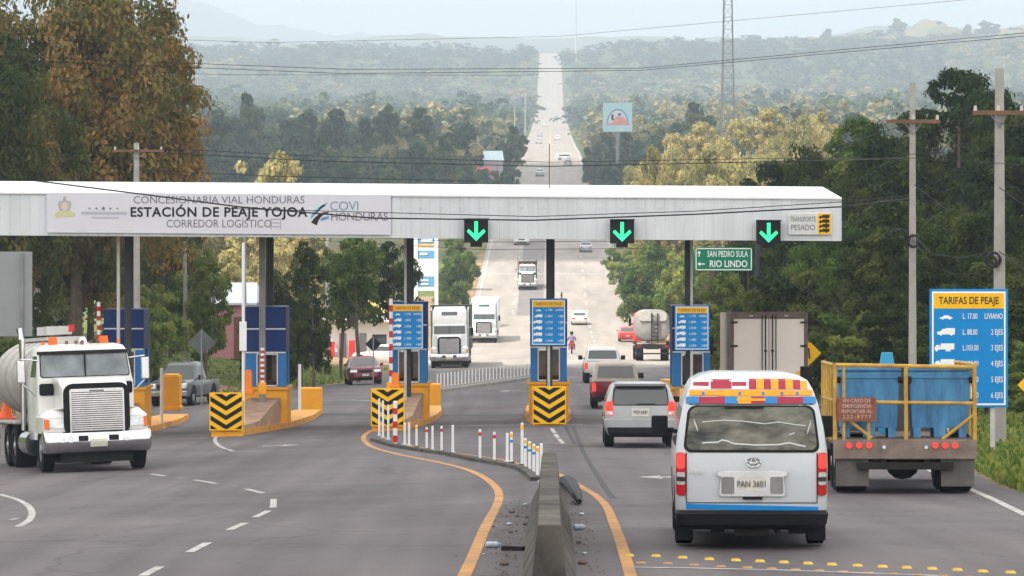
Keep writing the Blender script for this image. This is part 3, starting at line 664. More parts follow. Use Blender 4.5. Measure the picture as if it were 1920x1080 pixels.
# lane signals
for px, py in ((893, 433), (1166, 434.5), (1440, 436)):
    x, z = cx(px), wz(py, CD); s = .37
    hb = MB().box(x-s, x+s, -.32, -.06, z-s*.98, z+s*.98); hb.box(x-s-.03, x+s+.03, -.42, -.32, z+s*.98, z+s+.02); hb.box(x-.18, x+.18, -.25, -.08, z-s-.12, z-s*.98)
    h = hb.build('lane_signal', m_black, can, bevel=.01)
    ar = MB(); ar.ext([(x-.055, z+.30), (x-.055, z-.10), (x-.23, z+.06), (x-.29, z-.02), (x, z-.31), (x+.29, z-.02), (x+.23, z+.06), (x+.055, z-.10), (x+.055, z+.30)][::-1], -.335, -.322)
    ar.build('arrow_light', m_greenled, h)
# heavy transport board
hv = MB(); hv.box(cx(1478), cx(1559), -.10, -.06, wz(440, CD), wz(399, CD)); hvo = hv.build('heavy_transport_board', m_white, can, bevel=.01)
b2 = MB(); b2.box(cx(1479.5), cx(1531), -.104, -.102, wz(438.5, CD), wz(400.5, CD)); b2.build('board_field', mat('board_grey', (0.60, 0.62, 0.63), .6, var=.05), hvo)
MB().box(cx(1532), cx(1558), -.106, -.101, wz(439, CD), wz(400, CD)).build('yellow_field', m_yel, hvo)
text('TRANSPORTE', .22, (cx(1505), -.107, wz(411.5, CD)), m_textg, hvo, sx=.60, bold=.001)
text('PESADO', .24, (cx(1505), -.107, wz(427, CD)), m_textg, hvo, sx=.85, bold=.002)
def truck_icon(mb, x, z, w_, kind, y, mi=0):
    L = w_; h = L * .28
    if kind == 0:   # car
        pts = [(-.5, 0), (-.5, .35), (-.30, .45), (-.14, .95), (.20, .95), (.34, .5), (.5, .40), (.5, 0)]
        sc = .8; whs = (-.27, .29)
    elif kind == 1:
        pts = [(-.5, 0), (-.5, .55), (-.30, .65), (-.20, 1.15), (-.02, 1.15), (0, 1.3), (.5, 1.3), (.5, 0)]; sc = .9; whs = (-.30, .30)
    else:
        pts = [(-.5, .05), (-.5, .5), (-.42, .95), (-.26, .98), (-.22, .5), (-.18, 1.25), (.5, 1.25), (.5, .15), (-.1, .15)]; sc = 1.0; whs = [-.40, .12, .25, .38][:kind + 1] + ([-.14] if kind > 3 else [])
    mb.ext([(x + p[0]*L*sc, z + p[1]*h*sc) for p in pts], y, y + .004, mi)
    for q in whs:
        c = (x + q*L*sc, z); r = L * .065
        mb.ext([(c[0] + r*math.cos(t*.785), c[1] + r*math.sin(t*.785)) for t in range(8)], y - .001, y + .004, mi)
ic = MB()
for k in range(4): truck_icon(ic, cx(1545), wz(409.5 + k*8.6, CD), .32, 2, -.112)
ic.build('truck_symbols', m_text, hvo)
for (px_, y_) in ((1030, 200),): MB().cyl((wx(px_, 120), 4.5, zr0), (wx(px_, 120), 4.5, wz(y_+70, 120)), .014, n=6).build('lightning_rod', m_dkgrey, can)
# columns
BD = 119.5                                          # distance of the booths' front faces
cols = [(240, 14, -4, 0), (492, 12, 0, 1), (765, 12, 4, 0), (1030, 12, 0, 0), (1292, 11, -3, 0)]
for i, (px, wpx, dx, kind) in enumerate(cols):
    X = wx(px, 118.5); base = zg(X, 118.5) + .2
    MB().box(X-.10, X+.10, 2.9, 3.1, base, zb_+skew(X)+.3).build('column', m_dkgrey if i != 1 else m_grey, can, bevel=.01)
    X2 = wx(px + (14 if i == 1 else 3 if i != 4 else -1), 121.7)
    MB().box(X2-.12, X2+.12, 6.1, 6.35, base, zb_+skew(X2)+.3).build('column', m_dkgrey, can, bevel=.01)
# ---------------------------------------------------------------- booths, islands, boards
LABB = ['leftmost blue toll booth, half hidden behind the white tanker truck', 'blue toll booth with two navy panels and no tariff sign, beside the dark car lane',
        'blue toll booth behind the third column from the left, tariff sign in front', 'blue toll booth in the middle of the plaza on the median side', 'rightmost blue toll booth, behind the silver van']
def booth(px, wpx, top, navy_bot, win_bot, base_bot, label, winf, shade):
    s = FPX / BD; X = wx(px, BD); hw = wpx / s / 2; Z = lambda y: wz(y, BD)
    t = thing('toll_booth', label, 'toll booth', (X, BD, 0), 0, 'toll booths'); g0 = zg(X, BD) - .05; dep = 2.0
    # body: light blue shell with a window opening front and rear
    b = MB(); zt, zn, zw = Z(top), Z(navy_bot), Z(win_bot); a, c = winf
    xa, xc_ = -hw + 2*hw*a, -hw + 2*hw*c
    b.box(-hw, xa, 0, .06, zw, zn); b.box(xc_, hw, 0, .06, zw, zn); b.box(-hw, xa, dep-.06, dep, zw, zn); b.box(xc_, hw, dep-.06, dep, zw, zn)
    b.box(-hw, -hw+.05, .06, .6, zw, zn); b.box(-hw, -hw+.05, 1.5, dep-.06, zw, zn); b.box(hw-.05, hw, .06, .6, zw, zn); b.box(hw-.05, hw, 1.5, dep-.06, zw, zn)
    b.box(-hw, hw, 0, dep, zw-.08, zw)
    b.build('wall', m_ltblue, t)
    u = MB(); u.box(-hw-.01, hw+.01, -.02, dep+.02, zn, zt); u.build('upper_panel', m_navy, t, bevel=.01)
    tr = MB(); zm = (zn + zt) / 2
    for z0 in (zn - .02, zm): tr.box(-hw, hw, -.045, -.022, z0, z0 + .045)
    tr.build('trim', m_white, t)
    fr = MB(); fw = .035
    fr.box(xa-fw, xa, -.02, .0, zw, zn-.03); fr.box(xc_, xc_+fw, -.02, .0, zw, zn-.03); fr.box(xa, xc_, -.02, 0, zn-.07, zn-.03); fr.box(xa, xc_, -.02, 0, zw-.04, zw)
    f = fr.build('window', m_white, t)
    MB().box(xa, xc_, .02, .03, zw, zn-.07).build('pane', mat('booth_glass', (0.75, 0.74, 0.70), 0.05, var=0, trans=1.0, spec=.3), f)
    it = MB(); it.box(-hw+.06, -.05, 1.2, 1.28, zw, zw+.9); it.box(.12, hw-.16, 1.2, 1.3, zw, zn-.1); it.box(-hw+.1, hw-.1, .3, .7, zw, zw+.12); it.build('interior_fitting', m_boothin, t)
    bs = MB(); bs.box(-hw-.05, hw+.05, -.05, dep+.1, g0, zw-.08); bs.box(-hw-.10, hw+.10, -.12, dep+.16, zw-.16, zw-.06); bs.build('base', m_orange, t, bevel=.015)
    return t
booth(232, 74, 580, 655, 722, 775, LABB[0], (.24, .76), 0)
booth(498, 75, 575, 661, 722, 775, LABB[1], (.30, .78), 0)
booth(765, 70, 566, 655, 715, 778, LABB[2], (.26, .78), 0)
booth(1029, 68, 561, 651, 712, 785, LABB[3], (.22, .78), 0)
booth(1296, 70, 573, 660, 722, 790, LABB[4], (.26, .80), 0)
ISL = ['leftmost concrete toll island with orange kerb, behind the tanker truck', 'orange kerbed island under the booth without a tariff sign', 'orange kerbed island under the third booth from the left', 'orange kerbed island in the middle of the plaza', 'orange kerbed island hidden partly by the silver van']
BRD = ['leftmost black and yellow chevron board facing the traffic', 'middle black and yellow chevron board behind the white posts', 'rightmost black and yellow chevron board on the median booth island']
for i, px in enumerate((165, 425, 727, 1030, 1303)):
    X0, X1 = wx(px, 112), wx((232, 498, 765, 1029, 1296)[i], BD); X2 = X1 + (X1-X0)*.7
    t = thing('traffic_island', ISL[i], 'traffic island', (X1, BD, 0), 0, 'toll islands')
    def isl(D, hw):
        X = float(np.interp(D, [112, BD, 136], [X0, X1, X2])); return X - X1, hw, D - BD, zg(X, D)
    k = MB(); rings = []
    for D, hw in ((112.4, .42), (114, .5), (117, .62), (BD, .70), (125, .74), (130, .70), (136, .45)):
        x, hw, y, z = isl(D, hw); rings.append([(x-hw-.04, y, z-.3), (x+hw+.04, y, z-.3), (x+hw, y, z+.2), (x-hw, y, z+.2)])
    k.loft(rings); k.build('kerb', m_orange2, t)
    r = MB(); rings = []                            # concrete slope rising to the booth base
    for D, h in ((112.5, .30), (115, .38), (118, .85), (BD-.14, 1.0)):
        x, hw, y, z = isl(D, .40 if D < 114 else .5); rings.append([(x-hw, y, z+.2), (x+hw, y, z+.2), (x+hw, y, z+h), (x-hw, y, z+h)])
    r.loft(rings); r.build('ramp', mat('pinkish_concrete', (0.48, 0.33, 0.24), .9, var=.25, scale=1.5, bump=.4), t)
    x, hw, y, z = isl(112.2, .5); MB().box(x-.47, x+.47, y-.30, y+.2, z-.2, z+1.08).build('crash_block', m_orange, t, bevel=.02)
    # orange block at the rear end of the island
    x, hw, y, z = isl(137, .5)
    if i: MB().box(x-.42, x+.42, y, y+.9, z-.2, z+.95).build('rear_block', m_orange, t, bevel=.02)
    if i in (1, 2, 3):
        cbx = wx((424, 727, 1030)[i-1], 111.8); cz0 = wz((807, 799, 795)[i-1], 111.8); hgt = (71, 71, 71)[i-1] * 111.8 / FPX
        bt = thing('chevron_board', BRD[i-1], 'chevron sign', (cbx, 111.78, cz0), 0, 'chevron boards')
        MB().box(-.50, .50, 0, .04, 0, hgt).build('board', m_yel, bt, bevel=.005)
        ch = MB(); n = 4; step = hgt / 4.0; th = .145; H = .50
        for q in range(-1, 5):
            zc_ = q * step + .02
            for sgn in (-1, 1):
                pts = [(0, zc_), (0, zc_ + th), (sgn*.47, zc_ + th + .29), (sgn*.47, zc_ + .29)]
                # clip to the board
                def clip(pts, f):
                    out = []
                    for a, b in zip(pts, pts[1:] + pts[:1]):
                        fa_, fb = f(a), f(b)
                        if fa_ >= 0: out.append(a)
                        if fa_ * fb < 0:
                            tt = fa_ / (fa_ - fb); out.append((a[0] + (b[0]-a[0])*tt, a[1] + (b[1]-a[1])*tt))
                    return out
                pts = clip(pts, lambda p: p[1] - .04)
                if len(pts) > 2: pts = clip(pts, lambda p: hgt - .04 - p[1])
                if len(pts) > 2: ch.add([(p_[0], -.004, p_[1]) for p_ in pts], [tuple(range(len(pts)))])
        ch.build('chevron_stripes', m_black, bt)
# tariff signs
ROWS = [('L. 17.00', 'LIVIANO'), ('L. 88.00', '2 EJES'), ('L.103.00', '3 EJES'), ('L.120.00', '4 EJES'), ('L.138.00', '5 EJES'), ('L.155.00', '6 EJES')]
def tariff(px0, px1, py0, py1, D, label, posts, zpost_top=None, small=True):
    X = wx((px0+px1)/2, D); w_ = wx(px1, D) - wx(px0, D); h = (py1-py0)*D/FPX; z0 = wz(py1, D)
    t = thing('tariff_sign', label, 'toll tariff sign', (X, D, z0), 0, 'tariff signs')
    f = MB().box(-w_/2, w_/2, 0, .05, 0, h).build('panel', m_signblue, t, bevel=.01)
    e = w_*.03; fr = MB(); th = w_*.022
    for a, b, c, d in ((-w_/2+e, w_/2-e, h-e-th, h-e), (-w_/2+e, w_/2-e, e, e+th), (-w_/2+e, -w_/2+e+th, e+th, h-e-th), (w_/2-e-th, w_/2-e, e+th, h-e-th)): fr.box(a, b, -.004, 0.001, c, d)
    fr.build('border', m_textw, t)
    hy = h * .13; MB().box(-w_/2+e+th, w_/2-e-th, -.006, -.001, h-e-th-hy, h-e-th).build('title_field', m_yel, t)
    text('TARIFAS DE PEAJE', hy*.66, (0, -.009, h-e-th-hy/2), m_text if not small else m_rust, t, sx=w_*.83/(hy*.66*8.6), bold=.003 if not small else 0)
    icn = MB(); rh = (h - e*2 - hy - th*2) / 6
    for k in range(6):
        z = h - e - th - hy - rh*(k+.5)
        truck_icon(icn, -w_*.29 - (.02*w_ if k > 1 else 0), z - rh*.14, w_*(.20 if k == 0 else .25), 0 if k == 0 else min(k, 5), -.006)
        a, b = ROWS[k]
        text(a, rh*.50, (-w_*.08, -.007, z), m_textw, t, sx=w_*.25/(rh*.50*4.2), align='LEFT', bold=.001)
        text(b, rh*.50, (w_*.435, -.007, z), m_textw, t, sx=w_*.22/(rh*.5*3.6), align='RIGHT', bold=.001)
    icn.build('vehicle_symbols', m_textw, t)
    for (ppx, zt2) in posts:
        xx = wx(ppx, D) - X; g0 = zg(X + xx, D)
        b = MB(); b.cyl((xx, .09, g0 - z0 - .1), (xx, .09, (zt2 if zt2 else h*.97)), .045 if small else .06, n=10); b.build('post', m_ltgrey, t)
    return t
tariff(733, 794, 569, 655, 117.6, 'blue and yellow toll tariff sign on the third booth, its title reddish', [(760, zb_+skew(-3.3)-wz(655, 117.6))])
tariff(996, 1061, 561, 648, 117.6, 'blue and yellow toll tariff sign on the middle booth', [(1029, None)])
tariff(1265, 1330, 573, 657, 117.6, 'blue and yellow toll tariff sign on the rightmost booth', [(1297, zb_+skew(5.6)-wz(657, 117.6))])
tariff(1743, 1890, 542, 764, 84.0, 'largest blue and yellow toll tariff sign, on the right verge behind the blue bins', [(1775, None), (1862, None)], small=False)
for px, py, D, l in ((222, 440, 116.5, 'thin white post rising to the canopy left of the dark column'), ):
    X = wx(px, D); g0 = zg(X, D); tag(MB().cyl((0, 0, 0), (0, 0, wz(py, D)-g0), .055, n=8).build('signal_post', m_ltgrey, loc=(X, D, g0)), l, 'post')
# white barrier arm post with its box, left of the second booth
X = wx(456, 114); g0 = zg(X, 114); t = thing('barrier_post', 'tall white post with a white box beside the leftmost chevron board', 'post', (X, 114, g0))
MB().cyl((0, 0, 0), (0, 0, wz(455, 114)-g0), .045, n=8).build('pole', m_white, t)
MB().box(-.11, .11, -.13, -.05, wz(658, 114)-g0, wz(603, 114)-g0).build('control_box', m_white, t, bevel=.01)
def bar(X, D, z0, z1, label, r=.06, grp='red and white raised barrier arms'):
    t = thing('boom_gate', label, 'barrier arm', (X, D, z0), 0, grp); n = 13; ms = [m_white, m_red]
    mb = MB()
    for k in range(n): mb.cyl((0, 0, (z1-z0)*k/n), (0, 0, (z1-z0)*(k+1)/n), r, n=8, mi=k % 2)
    mb.build('arm', ms, t); MB().box(-.12, .12, -.1, .1, -.35, .02).build('housing', m_orange, t, bevel=.01)
bar(wx(492, 116.6), 116.6, wz(718, 116.6), wz(652, 116.6), 'raised red and white barrier arm in front of the second booth from the left', .065)
bar(wx(733, 116.6), 116.6, wz(718, 116.6), wz(560, 116.6), 'raised red and white barrier arm at the left edge of the third booth')
bar(wx(185, 117), 117, wz(680, 117), wz(566, 117), 'raised red and white barrier arm beside the leftmost booth')
bar(wx(1053, 121), 121, wz(600, 121), wz(548, 121), 'short dark red rod on top of the middle booth', .03)
# orange plastic blocks on the islands
def block(px0, px1, py0, py1, D, label, m=None, dep=.5):
    X = wx((px0+px1)/2, D); hw = (px1-px0)/2*D/FPX; g0 = max(zg(X, D) - .05, wz(py1, D))
    z1 = wz(py0, D) - g0; b = MB().box(-hw, hw, 0, dep, 0, z1); b.box(-hw*.8, hw*.8, .05, dep-.05, z1, z1+.05); b.box(-hw-.04, hw+.04, -.05, dep+.05, 0, .14)
    t = tag(b.build('barrier_block', m or m_orange, bevel=.025, loc=(X, D, g0)), label, 'barrier block', 'orange blocks by the booths'); return t
block(303, 336, 705, 770, 126, 'orange block right of the tanker truck beside the lane', dep=1.0)
block(459, 472, 697, 740, 116, 'small orange block at the left foot of the second booth', mat('vivid_orange', (.85, .22, .02), .5, var=.05), dep=.3)
block(734, 748, 702, 730, 115.5, 'vivid orange block above the middle chevron board', MATS['vivid_orange'], dep=.3)
for px, py0, py1, D, lab in ((303, 690, 776, 124.5, 'white round post in front of the orange block right of the tanker'), (562, 683, 750, 134, 'white round post beside the orange block behind the second booth'), (539, 687, 745, 128, 'thin white post at the right edge of the second booth')):
    X = wx(px, D); g0 = zg(X, D); b = MB().cyl((0, 0, 0), (0, 0, wz(py0, D)-g0), .055, n=10); b.cyl((0, 0, -.02), (0, 0, .06), .12, n=10)
    tag(b.build('marker_post', m_white, loc=(X, D, g0)), lab, 'post')
# ---------------------------------------------------------------- white posts
def post(X, D, h, style, label, group, par=None, r=.034):
    z = zg(X, D)
    t = thing('delineator_post', label, 'delineator', (X, D, z + (.14 if group.startswith('white posts lining the c') else 0)), 0, group)
    MB().cyl((0, 0, 0), (0, 0, h), r, r*.92, n=10).sph((0, 0, h), (r*.92, r*.92, r*.6)).build('shaft', m_white, t, smooth=True)
    MB().cyl((0, 0, 0), (0, 0, .035), r*2.4, r*2.0, n=12).build('foot', m_black if style != 'plain' else m_ltgrey, t)
    if style in ('red', 'blue', 'yellow', 'striped'):
        bands = {'red': [(.80, .92, m_red)], 'blue': [(.86, .96, m_yel), (.68, .76, m_signblue)], 'yellow': [(.86, .97, m_yel)], 'striped': [(.06, .22, m_red), (.40, .55, m_red), (.72, .86, m_red)]}[style]
        for a, b, mm in bands: MB().cyl((0, 0, h*a), (0, 0, h*b), r*1.08, n=10).build('band', mm, t)
FR = [(711, 748, 817, 'plain', 'first'), (718, 752, 821, 'plain', ''), (728, 760, 824, 'plain', ''), (759, 794, 834, 'plain', ''), (767, 793, 836, 'plain', ''), (781, 798, 839, 'yellow', ''), (800, 802, 843, 'red', ''), (811, 800, 845, 'plain', ''),
      (828, 800, 847, 'red', ''), (849, 798, 850, 'plain', ''), (900, 806, 862, 'red', ''), (927, 811, 865, 'red', ''), (951, 813, 867, 'plain', ''), (959, 811, 869, 'blue', ''), (979, 794, 873, 'yellow', ''), (985, 823, 878, 'blue', ''), (993, 829, 884, 'blue', ''), (1001, 834, 890, 'blue', ''), (1008, 838, 897, 'yellow', ''), (1015, 833, 904, 'plain', ''), (1018, 850, 912, 'blue', '')]
ordn = ['first', 'second', 'third', 'fourth', 'fifth', 'sixth', 'seventh', 'eighth', 'ninth', 'tenth', 'eleventh', 'twelfth', 'thirteenth', 'fourteenth', 'fifteenth', 'sixteenth', 'seventeenth', 'eighteenth', 'nineteenth', 'twentieth', 'last']
desc = {'plain': 'plain white delineator post', 'red': 'white delineator post with a red band', 'blue': 'white delineator post with yellow and blue bands', 'yellow': 'white delineator post with a yellow band'}
for (px, yt, yb, stl, _), o in zip(FR, ordn):
    X, D, z = gp(px, yb); post(X, D, (yb-yt)*D/FPX*1.0, stl, f'{desc[stl]}, {o} from the middle chevron board', 'white posts along the near curved kerb', r=.031)
X, D, z = gp(741, 834); post(X, D, 80*D/FPX, 'striped', 'thick red and white striped post in front of the middle chevron board', 'white posts along the near curved kerb', r=.06)
for i in range(27):
    px = 820 + i * 6.55; py = 733 - i * .93; D = gd(px, py); X = wx(px, D)
    post(X, D, .58, 'plain', 'thin white post in the dense row behind the third and middle booths', 'white posts lining the concrete kerb behind the booths', r=.032)
# kerb under that row
def ribbon3d(name, pts, hw, h0, h1, m, label=None, cat=None, taper=False):
    b = MB(); rings = []
    P_ = [Vector((x, y, 0)) for x, y in pts]
    for i, p in enumerate(P_):
        d = (P_[min(i+1, len(P_)-1)] - P_[max(i-1, 0)]).normalized(); nrm = Vector((-d.y, d.x, 0)); z = zg(p.x, p.y)
        a, c = p + nrm*hw, p - nrm*hw
        rings.append([(a.x, a.y, z+h0), (c.x, c.y, z+h0), (c.x-nrm.x*-.02, c.y-nrm.y*-.02, z+h1), (a.x-nrm.x*.02, a.y-nrm.y*.02, z+h1)])
    b.loft(rings); o = b.build(name, m)
    if label: tag(o, label, cat)
    return o
pts = []
for k in range(24):
    px = 808 + 190*k/23; py = 738 - 27*k/23; D = gd(px, py); pts.append((wx(px, D), D))
ribbon3d('median_kerb', pts, .16, -.1, .14, m_conc, 'low concrete kerb carrying the close row of white posts', 'kerb')
# near curved kerb pieces
pts = []
for px, py in ((700, 826), (740, 838), (790, 846), (840, 853), (890, 864), (940, 872), (975, 880), (995, 892), (1008, 905)):
    D = gd(px, py); pts.append((wx(px, D), D))
dense = []
for a, b in zip(pts, pts[1:]): dense += [(a[0]+(b[0]-a[0])*t/4, a[1]+(b[1]-a[1])*t/4) for t in range(4)]
ribbon3d('curved_kerb', dense, .11, -.1, .07, m_concd, 'broken low concrete kerb curving along the near white posts', 'kerb')
# jersey barrier
t = None
prof = [(-.27, -.2), (.27, -.2), (.27, .06), (.16, .28), (.105, .80), (-.105, .80), (-.16, .28), (-.27, .06)]
ends = [(34 + 3.0*k, .0100*(34 + 3.0*k)) for k in range(9)]
sides = ['nearest', 'second nearest', 'third nearest', 'fourth nearest', 'fifth nearest', 'sixth nearest', 'seventh nearest', 'eighth nearest', 'farthest']
for i, ((d0, x0), (d1, x1)) in enumerate(zip(ends, ends[1:])):
    b = MB(); rings = []
    for k in range(4):
        D = d0 + .03 + (d1-d0-.06)*k/3; X = x0 + (x1-x0)*k/3; z = zg(X, D); rings.append([(X + q[0], D, z + q[1]) for q in prof])
    b.loft(rings); tag(b.build('concrete_barrier', m_concd, bevel=.012), f'grimy grey concrete median barrier segment, {sides[i]} of the row', 'concrete barrier', 'median barrier segments')
# rubber scrap leaning on the barrier, litter
b = MB(); pts = []
for k in range(9):
    px = 1052 + 34*k/8; py = 906 + 36*k/8; D = gd(px, py+6); pts.append((wx(px, D), D, zg(wx(px, D), D) + .06 + .14*math.sin(math.pi*k/8)**.7))
b.tube(pts, [.05, .09, .11, .12, .12, .11, .10, .08, .04], 8); tag(b.build('tyre_scrap', m_black, smooth=True), 'black curved tyre scrap leaning on the median barrier', 'tyre scrap')
def litter(px, py, s, m, label, kind):
    X, D, z = gp(px, py); b = MB()
    if kind == 'bottle': b.cyl((-s, 0, .035), (s*.5, .02, .035), .035, n=10); b.cyl((s*.5, .02, .035), (s, .03, .035), .03, .012, n=10)
    elif kind == 'plank': b.box(-s, s, -.05, .05, .0, .05)
    else: b.sph((0, 0, .02), (s, s*.8, s*.35), n=7, m=4)
    rz_ = (px * 7 % 10) / 10 - .5 if kind != 'stone' else px % 3
    return tag(b.build({'bottle': 'plastic_bottle', 'plank': 'wood_strip', 'stone': 'stone'}[kind], m, loc=(X, D, z), rot=(0, 0, rz_)), label, kind)
m_bot = mat('clear_plastic', (.45, .52, .62), .2, var=.2, scale=20); m_rub = mat('brown_rubble', (.13, .10, .08), .95, var=.4, scale=9)
litter(925, 1027, .085, m_bot, 'bluish plastic bottle lying left of the barrier on the orange line side', 'bottle')
litter(1088, 994, .075, m_bot, 'crushed pale plastic bottle right of the barrier', 'bottle')
litter(963, 1032, .13, m_black, 'dark flat strip lying against the left foot of the barrier', 'plank')
for k, (px, py, s) in enumerate([(985, 948, .05), (960, 962, .05), (970, 970, .04), (955, 985, .05), (985, 985, .05), (968, 998, .03), (1090, 966, .05), (1085, 1020, .04), (1092, 1058, .06), (1096, 1040, .03), (925, 990, .03), (945, 1060, .06), (907, 1042, .02), (990, 972, .05), (958, 1000, .04)]):
    litter(px, py, s, m_rub if k % 3 else m_bot, f'small bit of rubble beside the barrier, {ordn[k]} counted from the top', 'stone')['group'] = 'rubble beside the barrier'
rng = random.Random(8); b = MB()
for k in range(420):
    D = rng.uniform(36, 60); sd = rng.choice((-1, 1)); X = float(np.interp(D, [36, 60], [.36, .60])) + sd * (.29 + abs(rng.gauss(0, .28))); s = rng.uniform(.006, .022)
    if sd > 0 and X > .98: continue
    z = zg(X, D); b.add([(X-s, D-s, z), (X+s, D-s*.6, z), (X+s*.7, D+s, z), (X-s, D+s*.8, z), (X, D, z+s*.9)], [(0, 1, 4), (1, 2, 4), (2, 3, 4), (3, 0, 4)])
struct(b.build('gravel', m_rub), 'stuff')
# ---------------------------------------------------------------- painted markings
def pline(pts):
    out = []
    for px, py in pts: D = gd(px, py); out.append((wx(px, D), D))
    return out
m_pw = mat('worn_white_paint', (0.58, 0.58, 0.56), .85, col2=(0.24, 0.23, 0.235), scale=3.5)
m_po = mat('worn_orange_paint', (0.60, 0.30, 0.09), .85, col2=(0.30, 0.19, 0.12), scale=2.2)
m_py = mat('yellow_stud_paint', (0.50, 0.34, 0.06), .85, var=.35, scale=9); m_pyd = mat('dull_stud_paint', (0.36, 0.20, 0.08), .8, var=.3, scale=9)
def ribbon(name, pts, width, m, lift=.005, px=True, smooth=True):
    P_ = pline(pts) if px else pts
    q = []
    n = len(P_)
    for i in range(n - 1):                          # Catmull-Rom through the points
        p0, p1, p2, p3 = P_[max(i-1, 0)], P_[i], P_[i+1], P_[min(i+2, n-1)]
        L = math.hypot(p2[0]-p1[0], p2[1]-p1[1]); k = max(2, int(L / .8))
        for j in range(k):
            t = j / k
            q.append(tuple(.5*((2*p1[a]) + (-p0[a]+p2[a])*t + (2*p0[a]-5*p1[a]+4*p2[a]-p3[a])*t*t + (-p0[a]+3*p1[a]-3*p2[a]+p3[a])*t**3) if smooth and n > 2 else p1[a]+(p2[a]-p1[a])*t for a in (0, 1)))
    q.append(P_[-1]); V = []; F = []
    for i, p in enumerate(q):
        a = q[max(i-1, 0)]; b = q[min(i+1, len(q)-1)]; d = math.hypot(b[0]-a[0], b[1]-a[1]) or 1
        nx, ny = -(b[1]-a[1])/d*width/2, (b[0]-a[0])/d*width/2
        for s in (1, 0, -1): x, y = p[0]+nx*s, p[1]+ny*s; V.append((x, y, zg(x, y) + lift))
    for i in range(len(q)-1):
        for s in (0, 1): F.append((3*i+s, 3*i+s+1, 3*i+s+4, 3*i+s+3))
    o = MB().add(V, F).build(name, m); return struct(o)
ribbon('orange_edge_line', [(722, 800), (700, 806), (684, 816), (683, 826), (698, 838), (730, 848), (775, 858), (822, 867), (870, 879), (905, 894), (928, 912), (936, 930), (928, 955), (912, 985), (893, 1030), (868, 1085)], .14, m_po)
ribbon('orange_edge_line', [(1046, 889), (1068, 900), (1095, 916), (1120, 932), (1137, 950), (1150, 980), (1165, 1020), (1184, 1085)], .13, m_po)
ribbon('orange_line', [(768, 836), (850, 849), (940, 862), (1000, 878)], .08, m_po)
ribbon('orange_line', [(1110, 833), (1080, 835), (1040, 832)], .10, m_po)
ribbon('stop_line', [(715, 799), (860, 798), (1000, 797), (1150, 798), (1250, 798)], .25, m_pw)
ribbon('stop_line', [(560, 754), (640, 750), (710, 752)], .2, m_pw)
for pts in ([(424, 812), (408, 817), (403, 826), (411, 836), (424, 842)], [(428, 843), (437, 846)], [(1034, 803), (1040, 812)], [(1041, 814), (1046, 821)], [(1048, 823), (1056, 832)],
            [(0, 927), (30, 936), (52, 948), (60, 962), (54, 976), (34, 988)], [(20, 975), (34, 972)], [(283, 889), (310, 893)], [(332, 896), (342, 896)], [(365, 900), (406, 907)], [(434, 911), (446, 911)], [(462, 917), (494, 925)], [(513, 936), (512, 952)], [(503, 958), (478, 970)], [(460, 981), (430, 994)], [(390, 1018), (355, 1036)], [(300, 1063), (268, 1080)]):
    ribbon('lane_mark', pts, .11, m_pw)
ribbon('lane_mark', [(1190, 1064), (1450, 1069), (1760, 1080)], .09, m_pw)
ribbon('edge_line', [(1808, 913), (1830, 922), (1870, 940), (1925, 967)], .13, m_pw)
ribbon('edge_line', [(1760, 890), (1700, 862), (1640, 838)], .13, m_pw)
ribbon('dark_joint', [(1075, 800), (1095, 850), (1125, 900), (1150, 935)], .11, mat('tar_dark', (.06, .06, .063), .8, var=.2), .003)
ribbon('dark_joint', [(560, 777), (700, 778), (860, 779), (1000, 778), (1110, 780)], .9, MATS['tar_dark'], .003)
ribbon('dark_joint', [(1058, 795), (1068, 815), (1078, 835)], .1, MATS['tar_dark'], .003)
ribbon('dark_joint', [(760, 829), (900, 832), (1100, 836), (1260, 842)], .16, MATS['tar_dark'], .003)
def arrow(name, px0, px1, py, tipdir):
    D = gd((px0+px1)/2, py); x0, x1 = wx(px0, D), wx(px1, D); tip = x1 if tipdir > 0 else x0; tail = x0 if tipdir > 0 else x1; s = 1 if tipdir > 0 else -1
    P_ = [(tail, D-.22), (tip-s*.45, D-.22), (tip-s*.45, D-.8), (tip, D), (tip-s*.45, D+.8), (tip-s*.45, D+.22), (tail, D+.22)]
    V = [(x, y, zg(x, y)+.006) for x, y in P_]; struct(MB().add(V, [(0, 1, 5, 6) if s > 0 else (6, 5, 1, 0), (2, 3, 4) if s > 0 else (4, 3, 2)]).build(name, m_pw))
arrow('lane_arrow', 492, 562, 835.5, 1); arrow('lane_arrow', 934, 976, 733, -1); arrow('lane_arrow', 1195, 1259, 895, -1)
# far road markings (dashes and edges), world-aligned
for dx, nm in ((-8.2, 'edge_line'), (8.2, 'edge_line')):
    ribbon(nm, [(float(xc(D)) + dx, D) for D in range(425, 1600, 60)], .18, m_pw, .012, px=False, smooth=False)
for D in np.arange(300, 1500, 12.0):
    for dx in (-4.1, 4.1):
        if D < 400 and dx < 0: continue
        ribbon('lane_mark', [(float(xc(D)) + dx, D), (float(xc(D+4.5)) + dx, D + 4.5)], .15, m_pw, .012, px=False, smooth=False)
for dx in (-.18, .18): ribbon('centre_line', [(float(xc(D)) + dx, D) for D in range(400, 1700, 50)], .13, m_py, .012, px=False, smooth=False)
ribbon('crossing_line', [(-7 + k*1.2, 465) for k in range(0, 17)], .6, m_pw, .012, px=False, smooth=False)
ribbon('tyre_worn_lane', [(float(xc(D)) - 2.2, D) for D in range(405, 560, 10)], 2.9, mat('worn_dark_lane', (.17, .155, .15), .85, var=.2, scale=.5), .006, px=False, smooth=False)
